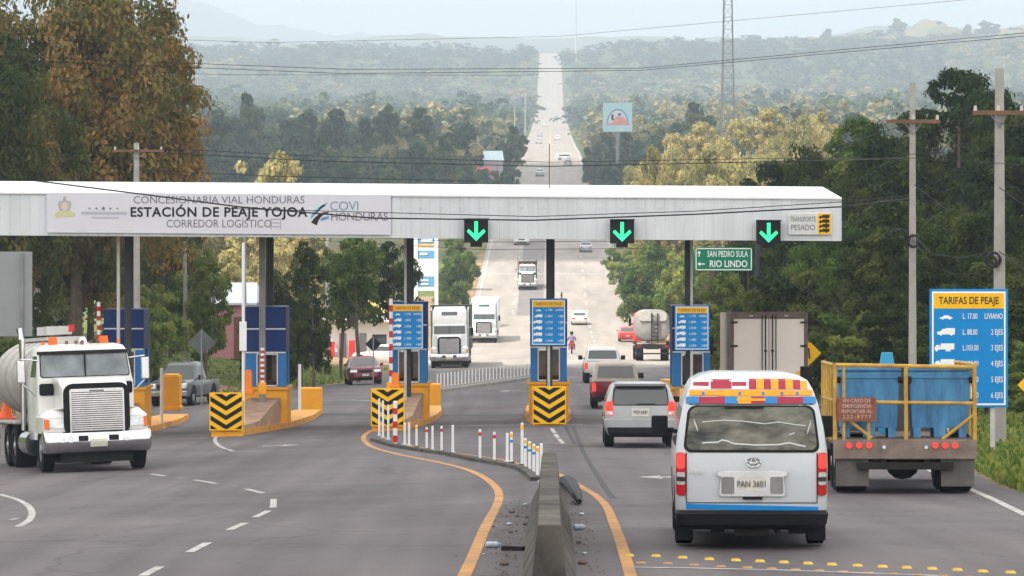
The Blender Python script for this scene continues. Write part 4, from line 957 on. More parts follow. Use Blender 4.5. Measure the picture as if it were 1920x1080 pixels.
# yellow road studs in two rows
for k, (px, py) in enumerate([(1180, 1037), (1230, 1038), (1280, 1041), (1330, 1044), (1380, 1046), (1425, 1048), (1470, 1050), (1515, 1052), (1560, 1054), (1608, 1056), (1655, 1058), (1700, 1060), (1748, 1062), (1795, 1064), (1843, 1067), (1895, 1069)]):
    for r, (dx, dy) in enumerate(((0, 5), (22, 18))):
        X, D, z = gp(px+dx, py+dy); b = MB(); h = .022 if r == 0 else .012
        b.loft([[(-.055, -.09, 0), (.055, -.09, 0), (.055, .09, 0), (-.055, .09, 0)], [(-.04, -.02, h), (.04, -.02, h), (.04, .05, h), (-.04, .05, h)]])
        o = b.build('road_stud', m_pyd if r else m_py, loc=(X, D, z-.002)); tag(o, ('raised yellow road stud in the far row behind the silver van' if r == 0 else 'flat dull yellow road stud in the near row at the bottom right'), 'road stud', 'yellow road studs across the right lanes' if r == 0 else 'dull yellow road studs nearest the camera')
# ---------------------------------------------------------------- vehicles
class Body:
    def __init__(s, lv): s.lv = lv; s.z = [l[0] for l in lv]
    def at(s, z): return [float(np.interp(z, s.z, [l[k] for l in s.lv])) for k in (1, 2, 3, 4)]
    def mesh(s, mb, mi=0, k=4):
        rings = []
        for z, yr, yf, w_, r in s.lv:
            r = min(r, w_*.95, (yf-yr)*.45); ring = []
            for cxn, cyn, a0 in ((w_-r, yf-r, 0), (-w_+r, yf-r, 90), (-w_+r, yr+r, 180), (w_-r, yr+r, 270)):
                for j in range(k+1):
                    a = R(a0 + 90*j/k); ring.append((cxn + r*math.cos(a), cyn + r*math.sin(a), z))
            rings.append(ring)
        mb.loft(rings, mi); return mb
    def pt(s, face, u, z, o):
        yr, yf, w_, r = s.at(z); r = min(r, w_*.95)
        if face in 'RF':
            e = abs(u) - (w_ - r); c = r - math.sqrt(max(0, r*r - e*e)) if e > 0 else 0
            return (u, yr + c - o, z) if face == 'R' else (u, yf - c + o, z)
        sg = 1 if face == 'r' else -1; e = max(u - (yf - r), (yr + r) - u); c = r - math.sqrt(max(0, r*r - min(e, r)**2)) if e > 0 else 0
        return (sg*(w_ - c + o), u, z)
    def patch(s, mb, face, poly, o=.012, mi=0):
        q = []
        for a, b in zip(poly, poly[1:] + poly[:1]):
            for j in range(4): q.append((a[0] + (b[0]-a[0])*j/4, a[1] + (b[1]-a[1])*j/4))
        c = (sum(p[0] for p in q)/len(q), sum(p[1] for p in q)/len(q)); V = []; n = len(q)
        for sc, oo in ((1.0, -.03), (1, o), (.95, o), (.9, o), (.84, o), (.76, o), (.62, o), (.33, o)): V += [s.pt(face, c[0] + (p[0]-c[0])*sc, c[1] + (p[1]-c[1])*sc, oo) for p in q]
        V.append(s.pt(face, c[0], c[1], o)); F = []
        flip = face in 'Fl'
        for r in range(7):
            for k in range(n): F.append((r*n+k, r*n+(k+1) % n, (r+1)*n+(k+1) % n, (r+1)*n+k))
        F += [(7*n+k, 7*n+(k+1) % n, 8*n) for k in range(n)]
        if flip: F = [f[::-1] for f in F]
        return mb.add(V, F, mi)
def rr(x0, x1, z0, z1, r=.05, k=3, tx=0.0):        # rounded rectangle; tx narrows the top on each side
    out = []
    for cx_, cz_, a0 in ((x1-r, z0+r, -90), (x1-r, z1-r, 0), (x0+r, z1-r, 90), (x0+r, z0+r, 180)):
        for j in range(k+1):
            a = R(a0 + 90*j/k); x = cx_ + r*math.cos(a); z = cz_ + r*math.sin(a); f = (z-z0)/(z1-z0)
            out.append((x - math.copysign(tx*f, x-(x0+x1)/2), z))
    return out
m_tyre = mat('tyre_rubber', (.008, .008, .009), .95, var=.3, scale=6)
m_rim = mat('wheel_rim', (.35, .36, .37), .35, .6, var=.15)
m_chrome = mat('chrome', (.60, .61, .63), .16, 1.0, var=.12)
m_win = mat('car_window', (.03, .04, .042), .06, var=0, spec=.9)
m_winr = mat('rear_window_painted_reflection', (.19, .19, .15), .15, col2=(.004, .008, .007), scale=2.4, spec=.4, stretch=(1.0, 1.0, 2.4), detail=3)  # pale reflections on the glass are painted as blotches in its colour
m_tail = mat('tail_lamp', (.45, .01, .015), .25, var=.1, coat=.6)
m_taillit = mat('lit_tail_lamp', (.6, .03, .03), .3, var=0, emit=(1, .06, .04), es=.45)
m_amber = mat('amber_lamp', (.80, .16, .02), .35, var=.05)
m_lamp = mat('headlamp_glass', (.62, .66, .68), .12, .3, var=.2, scale=8)
m_plate = mat('number_plate', (.62, .60, .52), .5, var=.1, scale=9)
m_plast = mat('black_plastic', (.008, .008, .010), .7, var=.2)
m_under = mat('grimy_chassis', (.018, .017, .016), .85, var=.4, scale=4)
def paint(n, c, r=.28, dirt=.1): return mat('paint_' + n, c, r, .0, var=dirt, scale=.9, coat=.5)
def wheel(t, x, y, r=.33, w_=.22, rim=m_rim, name='wheel'):
    b = MB(); s = 1 if x > 0 else -1; pr = [(-.5, .90), (-.42, 1), (.42, 1), (.5, .90), (.5, .62)]
    rings = []
    for k in range(20):
        a = 2*math.pi*k/20; rings.append([(x + s*w_*q[0], y + r*q[1]*math.cos(a), r + r*q[1]*math.sin(a)) for q in pr + [(-.5, .5)]])
    n = 6; V = [p for q in rings for p in q]; F = [(i*n+k, i*n+(k+1) % n, ((i+1) % 20)*n+(k+1) % n, ((i+1) % 20)*n+k) for i in range(20) for k in range(n)]
    b.add(V, F); o = b.build(name, m_tyre, t, smooth=True)
    q = MB().cyl((x - s*w_*.3, y, r), (x + s*w_*.42, y, r), r*.64, r*.60, n=16); q.cyl((x + s*w_*.40, y, r), (x + s*w_*.50, y, r), r*.22, r*.16, n=10)
    q.build('rim', rim, o, smooth=True)
    return o
def place(t, px, D, yaw=0.0, onc=False, X=None, lift=0.0):
    X = wx(px, D) if X is None else X
    h = R(yaw) + (math.pi if onc else 0); fx, fy = -math.sin(h), math.cos(h)
    e = 1.5; sl = (zg(X+fx*e, D+fy*e) - zg(X-fx*e, D-fy*e)) / (2*e); sr = (zg(X+fy*e, D-fx*e) - zg(X-fy*e, D+fx*e)) / (2*e)
    t.location = (X, D, zg(X, D) + .012 + lift); t.rotation_euler = (math.atan(sl), -math.atan(sr), h); return t
def shell(t, lv, m, extra=None, smooth=True, name='body'):
    B = Body(lv); mb = B.mesh(MB(), 0)
    if extra: extra(B, mb)
    o = mb.build(name, m if isinstance(m, list) else [m], t, smooth=smooth); return B, o
def pa(B, t, name, m, face, poly, o=.012):
    mb = MB(); B.patch(mb, face, poly, o); return mb.build(name, m, t)
def arches(B, mb, ys, r, mi=1):
    for y in ys:
        for f in 'rl': B.patch(mb, f, [(y + r*math.cos(R(a)), max(B.z[0] + .02, r*.95 + r*math.sin(R(a)))) for a in range(-30, 211, 20)], .006, mi)
def mirror(t, x, y, z, w_=.16, h=.14, m=m_plast):
    s = 1 if x > 0 else -1
    b = MB().box(min(x, x+s*w_), max(x, x+s*w_), y-.05, y+.06, z-h/2, z+h/2); b.box(min(x-s*.12, x), max(x-s*.12, x), y-.02, y+.03, z-h*.3, z-h*.1); return b.build('mirror', m, t, bevel=.02)
# silver minibus, nearest
def van():
    t = thing('minibus', 'silver minibus nearest the camera with colourful stickers above its rear window', 'minibus')
    p = paint('silver', (.52, .55, .58), .3, .06)
    lv = [(.24, -2.28, 2.2, .80, .18), (.42, -2.35, 2.3, .845, .2), (.9, -2.35, 2.28, .855, .2), (1.08, -2.34, 2.1, .85, .2), (1.35, -2.29, 1.75, .81, .2), (1.6, -2.22, 1.4, .755, .2), (1.76, -2.13, 1.2, .70, .2), (1.86, -2.03, 1.0, .645, .2), (1.92, -1.86, .8, .54, .22), (1.95, -1.5, .6, .40, .22)]
    B, bo = shell(t, lv, [p, m_plast], lambda B, mb: arches(B, mb, (-1.45, 1.35), .40))
    pa(B, t, 'window_seal', m_black, 'R', rr(-.765, .765, 1.06, 1.585, .09, 4, .06), .006)
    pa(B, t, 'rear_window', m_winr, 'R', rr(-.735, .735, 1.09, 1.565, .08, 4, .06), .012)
    wv = MB()                                        # pale pin-stripe stickers on the glass
    def stripe(pts, w_=.008, mm=0):
        for a, b in zip(pts, pts[1:]):
            A = B.pt('R', a[0], a[1], .022); C = B.pt('R', b[0], b[1], .022); wv.add([(A[0], A[1], A[2]-w_), (C[0], C[1], C[2]-w_), (C[0], C[1], C[2]+w_), (A[0], A[1], A[2]+w_)], [(0, 1, 2, 3)], mm)
    def stripe1(*a):
        nonlocal wv
        wv = MB(); stripe(*a); wv.build('glass_sticker', mat('pale_sticker', (.62, .68, .68), .5, var=0), t)
    stripe1([(-.55, 1.17), (-.38, 1.175), (-.33, 1.20), (-.27, 1.19), (-.2, 1.16), (.05, 1.145), (.3, 1.15), (.42, 1.17), (.5, 1.15), (.6, 1.13)])
    stripe1([(-.55, 1.40), (-.3, 1.42), (-.1, 1.41), (.15, 1.38), (.3, 1.40), (.5, 1.37), (.6, 1.36)], .005)
    stripe1([(-.64, 1.42), (-.60, 1.31)], .02); stripe1([(.66, 1.40), (.62, 1.28)], .02); stripe1([(.42, 1.26), (.48, 1.28)], .006)
    sm = [mat('sticker_dark_red', (.34, .03, .06), .5, var=.1), mat('sticker_white', (.80, .80, .78), .5, var=.05), mat('sticker_orange', (.85, .33, .02), .5, var=.08), mat('sticker_blue', (.03, .20, .48), .5, var=.1)]
    b = MB(); q = lambda x0, x1, z0, z1, mi, o=.010: B.patch(b, 'R', [(x0, z0), (x1, z0), (x1, z1), (x0, z1)], o, mi)
    q(-.66, -.03, 1.765, 1.88, 1); q(-.645, -.47, 1.80, 1.845, 0, .014); q(-.45, -.215, 1.77, 1.875, 0, .014); q(-.21, -.05, 1.80, 1.845, 0, .014)
    for k in range(8): q(-.02 + k*.082, -.02 + (k+1)*.082, 1.765, 1.88 - max(0, k-5)*.012, 0 if k % 2 == 0 else 2)
    q(-.69, .69, 1.69, 1.755, 2, .012)
    for x in (-.55, -.14, .12, .33, .5): q(x, x+.03, 1.70, 1.735, 3, .016)
    for k, mi in enumerate((3, 0, 0, 3, 2, 0, 3, 0, 0, 3)): q(-.73 + k*.146, -.73 + (k+1)*.146, 1.605, 1.68, mi, .012)
    q(-.16, .16, 1.635, 1.66, 2, .018)
    b.build('sticker_band', sm, t)
    w2 = MB(); B.patch(w2, 'R', rr(-.30, .14, 1.555, 1.585, .01), .04); w2.build('wiper', m_plast, t)
    g = MB(); B.patch(g, 'R', rr(-.365, .375, .575, .86, .03, 3, -.03), .03); B.patch(g, 'R', rr(-.38, .39, .80, .855, .02), .06); go = g.build('plate_garnish', m_chrome, t, smooth=True)
    for s in (-1, 1): pa(B, go, 'garnish_wing', m_grey, 'R', rr(*sorted((s*.20 + .005, s*.345 + .005)), .60, .79, .02), .045)
    pa(B, go, 'licence_plate', m_plate, 'R', rr(-.155, .155, .645, .775, .01), .045)
    text('PAN 3601', .10, (0, B.pt('R', 0, .71, .055)[1], .71), m_textg, go, sx=.8, bold=.002)
    em_ = MB()
    for rx_, rz_ in ((.075, .05), (.03, .048), (.05, .02)):
        k = 16
        for j in range(k):
            a0, a1 = 2*math.pi*j/k, 2*math.pi*(j+1)/k; zz = .95 + (.012 if rx_ == .05 else 0)
            p0 = B.pt('R', .02+rx_*math.cos(a0), zz+rz_*math.sin(a0), .022); p1 = B.pt('R', .02+rx_*math.cos(a1), zz+rz_*math.sin(a1), .022); em_.cyl(p0, p1, .007, n=5)
    em_.build('emblem', m_chrome, t)
    text('HIACE', .05, (-.62, B.pt('R', -.62, .84, .018)[1], .84), m_chrome, t, sx=1.2)
    for s in (-1, 1):
        x0, x1 = (.735, .842) if s > 0 else (-.842, -.735)
        l = pa(B, t, 'tail_lamp', m_tail, 'R', rr(x0, x1, .58, 1.06, .035), .02)
        pa(B, l, 'brake_lens', m_taillit, 'R', rr(x0+.006, x1-.006, .88, 1.05, .03), .03)
        pa(B, l, 'clear_lens', m_lamp, 'R', rr(x0+.008, x1-.008, .70, .84, .02), .03); pa(B, l, 'dark_lens', m_win, 'R', rr(x0+.008, x1-.008, .74, .79, .01), .036)
    pa(B, t, 'blue_stripe', mat('stripe_blue', (.0, .20, .55), .4, var=.05), 'R', [(-.73, .435), (.74, .405), (.74, .46), (-.73, .49)], .014)
    bb = Body([(.21, -2.30, -2.0, .74, .12), (.26, -2.40, -2.0, .835, .14), (.38, -2.43, -2.0, .855, .14), (.42, -2.38, -2.0, .83, .12)]); bb.mesh(MB()).build('bumper', m_plast, t, smooth=True)
    u = MB().box(-.72, .72, -2.1, 1.9, .19, .3); u.box(-.18, .2, -2.25, -1.8, .13, .24); u.box(-.45, -.3, -2.2, -1.9, .16, .24); u.box(.42, .6, -2.2, -1.9, .15, .24); u.cyl((.3, -2.3, .16), (.3, -1.4, .16), .03); u.cyl((-.75, -1.45, .30), (.75, -1.45, .30), .06); u.build('underbody', m_under, t)
    sm_ = MB(); L_ = lambda x0, x1, z0, z1: B.patch(sm_, 'R', [(x0, z0), (x1, z0), (x1, z1), (x0, z1)], .006)
    for s in (-1, 1): L_(s*.728-.005, s*.728+.005, .50, 1.06)
    L_(-.73, .73, .497, .507); L_(-.70, .70, 1.592, 1.600); sm_.build('panel_gap', m_black, t)
    pa(B, t, 'tailgate_handle', m_plast, 'R', rr(-.10, .12, .54, .57, .01), .03)
    for s in (-1, 1):
        for y0, y1, nm in ((-2.0, -1.05, ''), (-.95, 0.15, ''), (.22, 1.2, '')):
            f = 'r' if s > 0 else 'l'; pa(B, t, 'side_window', m_win, f, rr(y0, y1, 1.12, 1.55, .06), .006)
        mirror(t, s*.90, 1.45, 1.26, .20, .26)
        for y in (-1.45, 1.35): wheel(t, s*.745, y, .33, .20)
        MB().box(s*.745-.1, s*.745+.1, -1.84, -1.82, .06, .34).build('mud_flap', m_plast, t)
    place(t, 1398, 43.9, -1.9)
van()
# silver SUV
def suv():
    t = thing('suv', 'silver off road car queuing just behind the maroon pickup', 'car')
    p = paint('pale_silver', (.36, .375, .39), .3, .10)
    lv = [(.30, -2.2, 2.1, .78, .2), (.46, -2.34, 2.25, .86, .2), (.66, -2.34, 2.25, .87, .2), (.68, -2.25, 2.2, .85, .2), (1.0, -2.24, 2.1, .85, .2), (1.04, -2.22, 1.3, .84, .2), (1.45, -2.0, .5, .70, .2), (1.52, -1.9, .3, .64, .2), (1.56, -1.6, .1, .52, .2)]
    B, _ = shell(t, lv, [p, m_plast], lambda B, mb: arches(B, mb, (-1.4, 1.4), .42))
    pa(B, t, 'window_seal', m_black, 'R', rr(-.69, .69, 1.0, 1.45, .08, 3, .05), .006); pa(B, t, 'rear_window', m_win, 'R', rr(-.66, .66, 1.02, 1.43, .07, 3, .05)); pa(B, t, 'wiper', m_plast, 'R', rr(-.1, .35, 1.03, 1.045, .005), .03)
    for s in (-1, 1):
        x0, x1 = (.66, .84) if s > 0 else (-.84, -.66)
        l = pa(B, t, 'tail_lamp', m_taillit, 'R', rr(x0, x1, .76, 1.10, .04), .02); pa(B, l, 'clear_lens', m_lamp, 'R', rr(x0+.01, x1-.01, .78, .86, .02), .03)
        for y0, y1 in ((-1.75, -.9), (-.8, .1), (.16, .75)): pa(B, t, 'side_window', m_win, 'r' if s > 0 else 'l', rr(y0, y1, 1.08, 1.42, .05), .006)
        mirror(t, s*.88, 1.0, 1.1); b = MB().cyl((s*.60, -1.6, 1.58), (s*.60, .3, 1.60), .02); b.build('roof_rail', m_grey, t)
        for y in (-1.4, 1.4): wheel(t, s*.74, y, .36, .23)
    pa(B, t, 'licence_plate', m_plate, 'R', rr(-.21, .21, .74, .93, .02), .02); text('PDV 2407', .11, (0, -2.275, .835), m_textg, t, sx=.75, bold=.002)
    bb = Body([(.26, -2.3, -2.0, .72, .1), (.34, -2.37, -2.0, .78, .12), (.48, -2.37, -2.0, .80, .12)]); bb.mesh(MB()).build('bumper', m_plast, t, smooth=True)
    Body([(1.47, -2.12, -1.6, .62, .1), (1.52, -2.14, -1.6, .63, .1), (1.54, -2.0, -1.6, .6, .1)]).mesh(MB()).build('spoiler', p, t, smooth=True)
    MB().box(-.65, .65, -2.1, 1.9, .24, .34).build('underbody', m_under, t)
    place(t, 1197, 91.5, -.6)
suv()
def pickup(label, pm, px, D, yaw=0, onc=False, shell_m=None, W_=.86, H=1.62, name='pickup_truck', sc=1.0):
    t = thing(name, label, 'pickup'); 
    lv = [(.38, -2.5, 2.35, W_-.06, .15), (.52, -2.6, 2.45, W_, .18), (.90, -2.6, 2.42, W_, .18), (.98, -2.58, 2.25, W_-.02, .15)]
    hood = Body([(.96, .6, 2.2, W_-.05, .25), (1.06, .6, 1.9, W_-.12, .3)])
    h0 = .98
    cab = Body([(h0-.02, -.75, 1.15, W_-.04, .12), (1.04, -.74, 1.08, W_-.05, .12), (H-.14, -.62, .38, W_-.19, .14), (H-.04, -.55, .22, W_-.24, .16), (H, -.4, .1, W_-.34, .18)])
    def ex(B, mb):
        arches(B, mb, (-1.55, 1.5), .43); hood.mesh(mb, 0); cab.mesh(mb, 0)
        if not shell_m: mb.box(-W_+.1, W_-.1, -2.48, -.85, .985, .99, 1)
    B, _ = shell(t, lv, [pm, m_plast], ex)
    pa(cab, t, 'windshield', m_win, 'F', rr(-W_+.14, W_-.14, 1.05, H-.14, .05, 3, .10)); pa(cab, t, 'rear_window', m_win, 'R', rr(-W_+.2, W_-.2, 1.08, H-.16, .05, 3, .05))
    if shell_m:
        cap = Body([(.96, -2.56, -.72, W_-.02, .1), (1.05, -2.54, -.72, W_-.04, .1), (H-.06, -2.36, -.70, W_-.20, .12), (H+.01, -2.2, -.72, W_-.3, .14)])
        so = cap.mesh(MB()).build('camper_shell', shell_m, t, smooth=True); pa(cap, so, 'shell_window', m_win, 'R', rr(-W_+.19, W_-.19, 1.10, H-.14, .05, 3, .07))
    for s in (-1, 1):
        f = 'r' if s > 0 else 'l'; pa(cab, t, 'side_window', m_win, f, [(-.62, 1.06), (.9, 1.06), (.42, H-.17), (-.55, H-.17)], .006)
        x0, x1 = sorted((s*(W_-.16), s*(W_-.02)))
        pa(B, t, 'tail_lamp', m_taillit if not onc else m_tail, 'R', rr(x0, x1, .62, .92, .02), .015); pa(B, t, 'headlamp', m_lamp, 'F', rr(*sorted((s*(W_-.38), s*(W_-.05))), .74, .93, .03), .015)
        mirror(t, s*(W_+.02), .85, 1.12, .2, .2)
        for y in (-1.55, 1.5): wheel(t, s*(W_-.12), y, .37, .24)
    pa(B, t, 'grille', m_plast, 'F', rr(-.42, .42, .70, .92, .03), .012)
    b = MB().box(-W_+.02, W_-.02, 2.40, 2.50, .42, .62); b.box(-.5, .5, -2.74, -2.6, .42, .56); b.build('bumper', m_chrome if not shell_m else m_plast, t, bevel=.02)
    pa(B, t, 'licence_plate', m_plate, 'R', rr(-.16, .16, .58, .72, .01), .015); pa(B, t, 'front_plate', m_plate, 'F', rr(-.16, .16, .56, .68, .01), .08)
    MB().box(-W_+.2, W_-.2, -2.3, 2.2, .30, .42).build('underbody', m_under, t)
    place(t, px, D, yaw, onc); t.scale = (sc,)*3; return t
pickup('maroon pickup with a pale camper shell queuing ahead of the silver off road car', paint('maroon', (.20, .02, .035), .3), 1152, 135, -.5, shell_m=mat('beige_shell', (.42, .38, .34), .5, var=.1), H=1.66)
pickup('white pickup driving away ahead of the maroon pickup', paint('white', (.74, .75, .76), .3), 1129, 170.5, 0, H=1.62)
pickup('grey double cab pickup approaching between the orange block and the leftmost chevron board', paint('graphite', (.11, .125, .14), .3), 345, 154, -11, True, H=1.76)
def sedan(label, pm, px, D, yaw=0, onc=False, lit=False, name='parked_car', group=None, cat='car', simple=False):
    t = thing(name, label, cat, group=group)
    lv = [(.20, -2.05, 2.05, .74, .25), (.36, -2.18, 2.18, .82, .3), (.62, -2.2, 2.18, .84, .3), (.80, -2.15, 2.05, .83, .3), (.90, -2.0, 1.15, .80, .3), (.93, -1.75, 1.0, .79, .25), (1.30, -1.02, .28, .63, .2), (1.37, -.85, .12, .56, .2), (1.40, -.6, 0, .42, .2)]
    B, _ = shell(t, lv, [pm, m_plast], lambda B, mb: arches(B, mb, (-1.35, 1.35), .36))
    pa(B, t, 'windshield', m_win, 'F', rr(-.72, .72, .95, 1.28, .04, 3, .12)); pa(B, t, 'rear_window', m_win, 'R', rr(-.70, .70, .96, 1.28, .05, 3, .12))
    for s in (-1, 1):
        pa(B, t, 'side_window', m_win, 'r' if s > 0 else 'l', [(-1.35, .97), (.8, .97), (.3, 1.27), (-.95, 1.27)], .006)
        pa(B, t, 'headlamp', m_lamp, 'F', rr(*sorted((s*.42, s*.76)), .60, .74, .03), .014); pa(B, t, 'tail_lamp', m_tail, 'R', rr(*sorted((s*.45, s*.78)), .62, .78, .03), .014)
        mirror(t, s*.84, .7, .98, .14, .12, pm)
        for y in (-1.35, 1.35): wheel(t, s*.72, y, .30, .2)
    pa(B, t, 'grille', m_plast, 'F', rr(-.36, .36, .60, .72, .02), .012); pa(B, t, 'air_intake', m_plast, 'F', rr(-.5, .5, .24, .36, .03), .012); pa(B, t, 'licence_plate', m_plate, 'F', rr(-.16, .16, .42, .53, .01), .02); pa(B, t, 'rear_plate', m_plate, 'R', rr(-.16, .16, .50, .61, .01), .015)
    place(t, px, D, yaw, onc); return t
sedan('dark red car approaching the toll lane beside the third booth', paint('wine', (.16, .012, .03), .25), 681, 186, 6, True, name='sedan_car')
sedan('white car driving away on the sunlit road right of the middle booth', paint('bright_white', (.75, .74, .70), .35), 1086, 391, 0, name='sedan_car')
sedan('red and white hatchback left of the grey tank truck', paint('bright_red', (.50, .04, .04), .3), 1176, 350, 0, name='sedan_car')
fc = sedan('white car under the canopy edge left of the middle column', MATS['paint_bright_white'], 978, 520, 0, True, name='sedan_car'); fc.scale = (1.3, 1.3, 1.2)
far0 = sedan('pale car under the canopy edge right of the middle column', paint('pale_blue', (.42, .46, .52), .3), 1098, 505, 0, name='sedan_car')
for px, D, l in ((1012, 905, 'white car just above the canopy in the shaded road'), (1065, 960, 'pale car on the shaded road right of the white car'), (1012, 1500, 'far white car at the left edge of the sunlit road'), (1045, 1400, 'far pale car high on the sunlit road'), (1010, 1300, 'white van parked at the left roadside, far off'), (1043, 2100, 'tiny white car high on the hazy road'), (1022, 1800, 'tiny pale car in the left lane of the hazy road')):
    c = copy_tree(far0 if D % 200 else fc); c['label'] = l; place(c, px, D); c.scale = (1.2, 1.2, 1.3)
# conventional trucks facing the camera: local y = 0 at the front bumper, bodies reach to -y
def semi(label, pm, px, D, yaw, tall, cargo, cm=None, W_=1.2, name='semi_truck', rig=True):
    t = thing(name, label, 'truck')
    fz = .90
    hood = Body([(.86, -1.75, -.10, W_-.02, .20), (1.22, -1.75, -.14, W_-.02, .28), (1.38, -1.7, -.35, W_-.16, .35), (1.42, -1.7, -.13, W_-.44, .12), (1.86, -1.7, -.16, W_-.46, .2), (2.04, -1.8, -.45, W_-.42, .3), (2.10, -1.8, -1.0, W_-.42, .3)])
    cab = Body([(.70, -3.5, -1.6, W_-.10, .12), (2.0, -3.5, -1.58, W_-.10, .14), (2.08, -3.5, -1.62, W_-.12, .16), (2.68, -3.5, -1.85, W_-.18, .2), (2.80, -3.45, -1.95, W_-.24, .25), (2.85, -3.3, -2.2, W_-.4, .3)])
    mb = MB(); hood.mesh(mb); cab.mesh(mb); bo = mb.build('cab', [pm], t, smooth=True)
    if tall:
        f = Body([(2.60, -4.6, -1.9, W_-.16, .25), (3.0, -4.7, -1.95, W_-.12, .3), (3.6, -4.7, -2.4, W_-.14, .35), (3.85, -4.7, -3.0, W_-.25, .4)]); fo = f.mesh(MB()).build('roof_fairing', pm, t, smooth=True)
        MB().box(-W_+.1, W_-.1, -4.7, -3.4, .7, 2.75).build('sleeper', pm, t, bevel=.05)
        pa(f, fo, 'fairing_window', m_win, 'F', rr(-.5, .5, 3.30, 3.52, .05), .02)
    if not tall: pa(cab, t, 'window_seal', m_black, 'F', rr(-W_+.175, W_-.175, 2.095, 2.665, .07, 3, .03), .006)
    ws = pa(cab, t, 'windshield', mat('windscreen_painted_glare', (.26, .29, .31), .15, col2=(.12, .14, .15), scale=1.3, spec=.5) if not tall else m_win, 'F', rr(-W_+.20, W_-.20, 2.12, 2.64, .06, 3, .03), .010); b = MB(); b.box(-.012, .012, -1.74, -1.60, 2.1, 2.66); b.build('centre_bar', m_plast, ws)  # glare reflected on the pale windscreen is put into its base colour
    s_ = MB(); cab.patch(s_, 'F', rr(-W_+.17, W_-.17, 2.62, 2.70, .02), .05); s_.build('sun_visor', m_plast if not tall else pm, t)
    for s in (-1, 1):
        if not tall: pa(cab, bo, 'black_stripe', m_black, 'F', rr(*sorted((s*.72, s*1.06)), 1.70, 1.97, .05), .02)
    g = MB(); g.ext(rr(-.74, .74, .80, 1.96, .22, 4), -.12, -.06, 0); gr = g.build('grille', [m_plast], t)
    fr = MB(); fr.ext(rr(-.61, .61, .84, 1.84, .05), -.04, -.02)
    fr.build('grille_surround', m_chrome, gr); sl_ = MB()
    for k in range(19 if not tall else 12):
        n_ = 18. if not tall else 11.; z = .89 + .86*k/n_; sl_.box(-.57, .57, -.02, -.005, z, z+.016)
    sl_.build('grille_slats', m_plast, gr); MB().box(-.16, .16, -.02, -.002, 1.775, 1.81).build('badge', m_textg, gr)
    bp = Body([(.42, -.6, -.04, W_-.04, .1), (.46, -.6, .02, W_-.01, .12), (.54, -.6, .08, W_, .12), (.66, -.6, .11, W_, .12), (.78, -.6, .09, W_, .12), (.86, -.6, .04, W_, .12), (.90, -.6, -.02, W_-.02, .1)]); bpo = bp.mesh(MB()).build('bumper', m_chrome, t, smooth=True)
    for x in (-.34, .34): pa(bp, bpo, 'tow_opening', m_black, 'F', rr(x-.11, x+.11, .68, .80, .02), .01)
    for x in (-.62, .62, .8): pa(bp, bpo, 'fog_lamp', m_lamp, 'F', rr(x-.07, x+.07, .66, .80, .06), .02)
    pa(bp, bpo, 'licence_plate', m_plate, 'F', rr(-.19, .19, .55, .72, .01), .03)
    for s in (-1, 1):
        h = pa(hood, t, 'headlamp', m_lamp, 'F', rr(*sorted((s*.70, s*1.10)), .98, 1.17, .03), .015); pa(hood, h, 'indicator', m_amber, 'F', rr(*sorted((s*(W_-.145), s*(W_-.04))), .96, 1.18, .02), .02)
        mr = MB(); xx = s*(W_+.22); mr.box(xx-.09, xx+.09, -2.0, -1.9, 2.0, 2.50)
        mo = mr.build('mirror', m_chrome if not tall else m_plast, t, bevel=.02); q = MB(); q.cyl((s*(W_-.15), -1.95, 2.50), (xx, -1.95, 2.54), .015, n=6); q.cyl((s*(W_-.1), -1.95, 1.7), (xx, -1.95, 2.0), .015, n=6); q.build('mirror_arm', m_chrome, mo)
        if s > 0 or tall: ex_ = MB().tube([(s*(W_-.05), -3.7, .9), (s*(W_-.05), -3.7, 3.0 if not tall else 3.6), (s*(W_+.0), -3.75, 3.25 if not tall else 3.8)], .07, 10).build('exhaust_stack', m_chrome, t, smooth=True)
        MB().cyl((s*(W_-.18), -2.4, .62), (s*(W_-.18), -3.6, .62), .30, n=16).build('fuel_tank', m_chrome, t, smooth=True)
        pa(cab, t, 'side_window', m_win, 'r' if s > 0 else 'l', rr(-2.9, -2.05, 2.12, 2.6, .05), .006)
        wheel(t, s*(W_-.17), -.98, .50, .28)
        for y in ((-5.6, -6.9) if cargo != 'box' else (-5.6, -6.9, -16.0, -17.2)):
            wheel(t, s*(W_-.30), y, .50, .52); 
    if not tall:
        for x, z, r, m_ in ((-.55, 2.90, .11, m_amber), (.62, 2.90, .11, m_amber)): MB().cyl((x, -2.35, 2.84), (x, -2.35, 3.02), r, r*.85, n=12).build('beacon', m_, t, smooth=True)
        for k, x in enumerate((-.85, -.38, -.22, -.02, .12, .34, .88)): MB().cyl((x, -2.1, 2.85), (x, -2.1, 2.93), .045, .03, n=8).build('marker_lamp', m_amber if k in (0, 6) else m_rust, t)
        MB().cyl((-.05, -2.6, 2.84), (-.05, -2.2, 2.92), .04, .09, n=10).build('air_horn', m_chrome, t)
    ch = MB(); L = 10.2 if cargo != 'box' else 18.5
    ch.box(-.45, -.35, -L, -1.5, .75, 1.0); ch.box(.35, .45, -L, -1.5, .75, 1.0); ch.cyl((-1.0, -.98, .5), (1.0, -.98, .5), .07); ch.box(-.80, .80, -2.4, -.2, .20, .95); ch.box(-.8, .8, -5.2, -1.8, .5, 1.0); ch.box(-1.1, 1.1, -L+.1, -L+.2, .6, .75)  # low front box is added as the dark shade under the bumper
    for y in (-5.6, -6.9): ch.cyl((-1.0, y, .5), (1.0, y, .5), .09)
    ch.build('chassis', m_under, t)
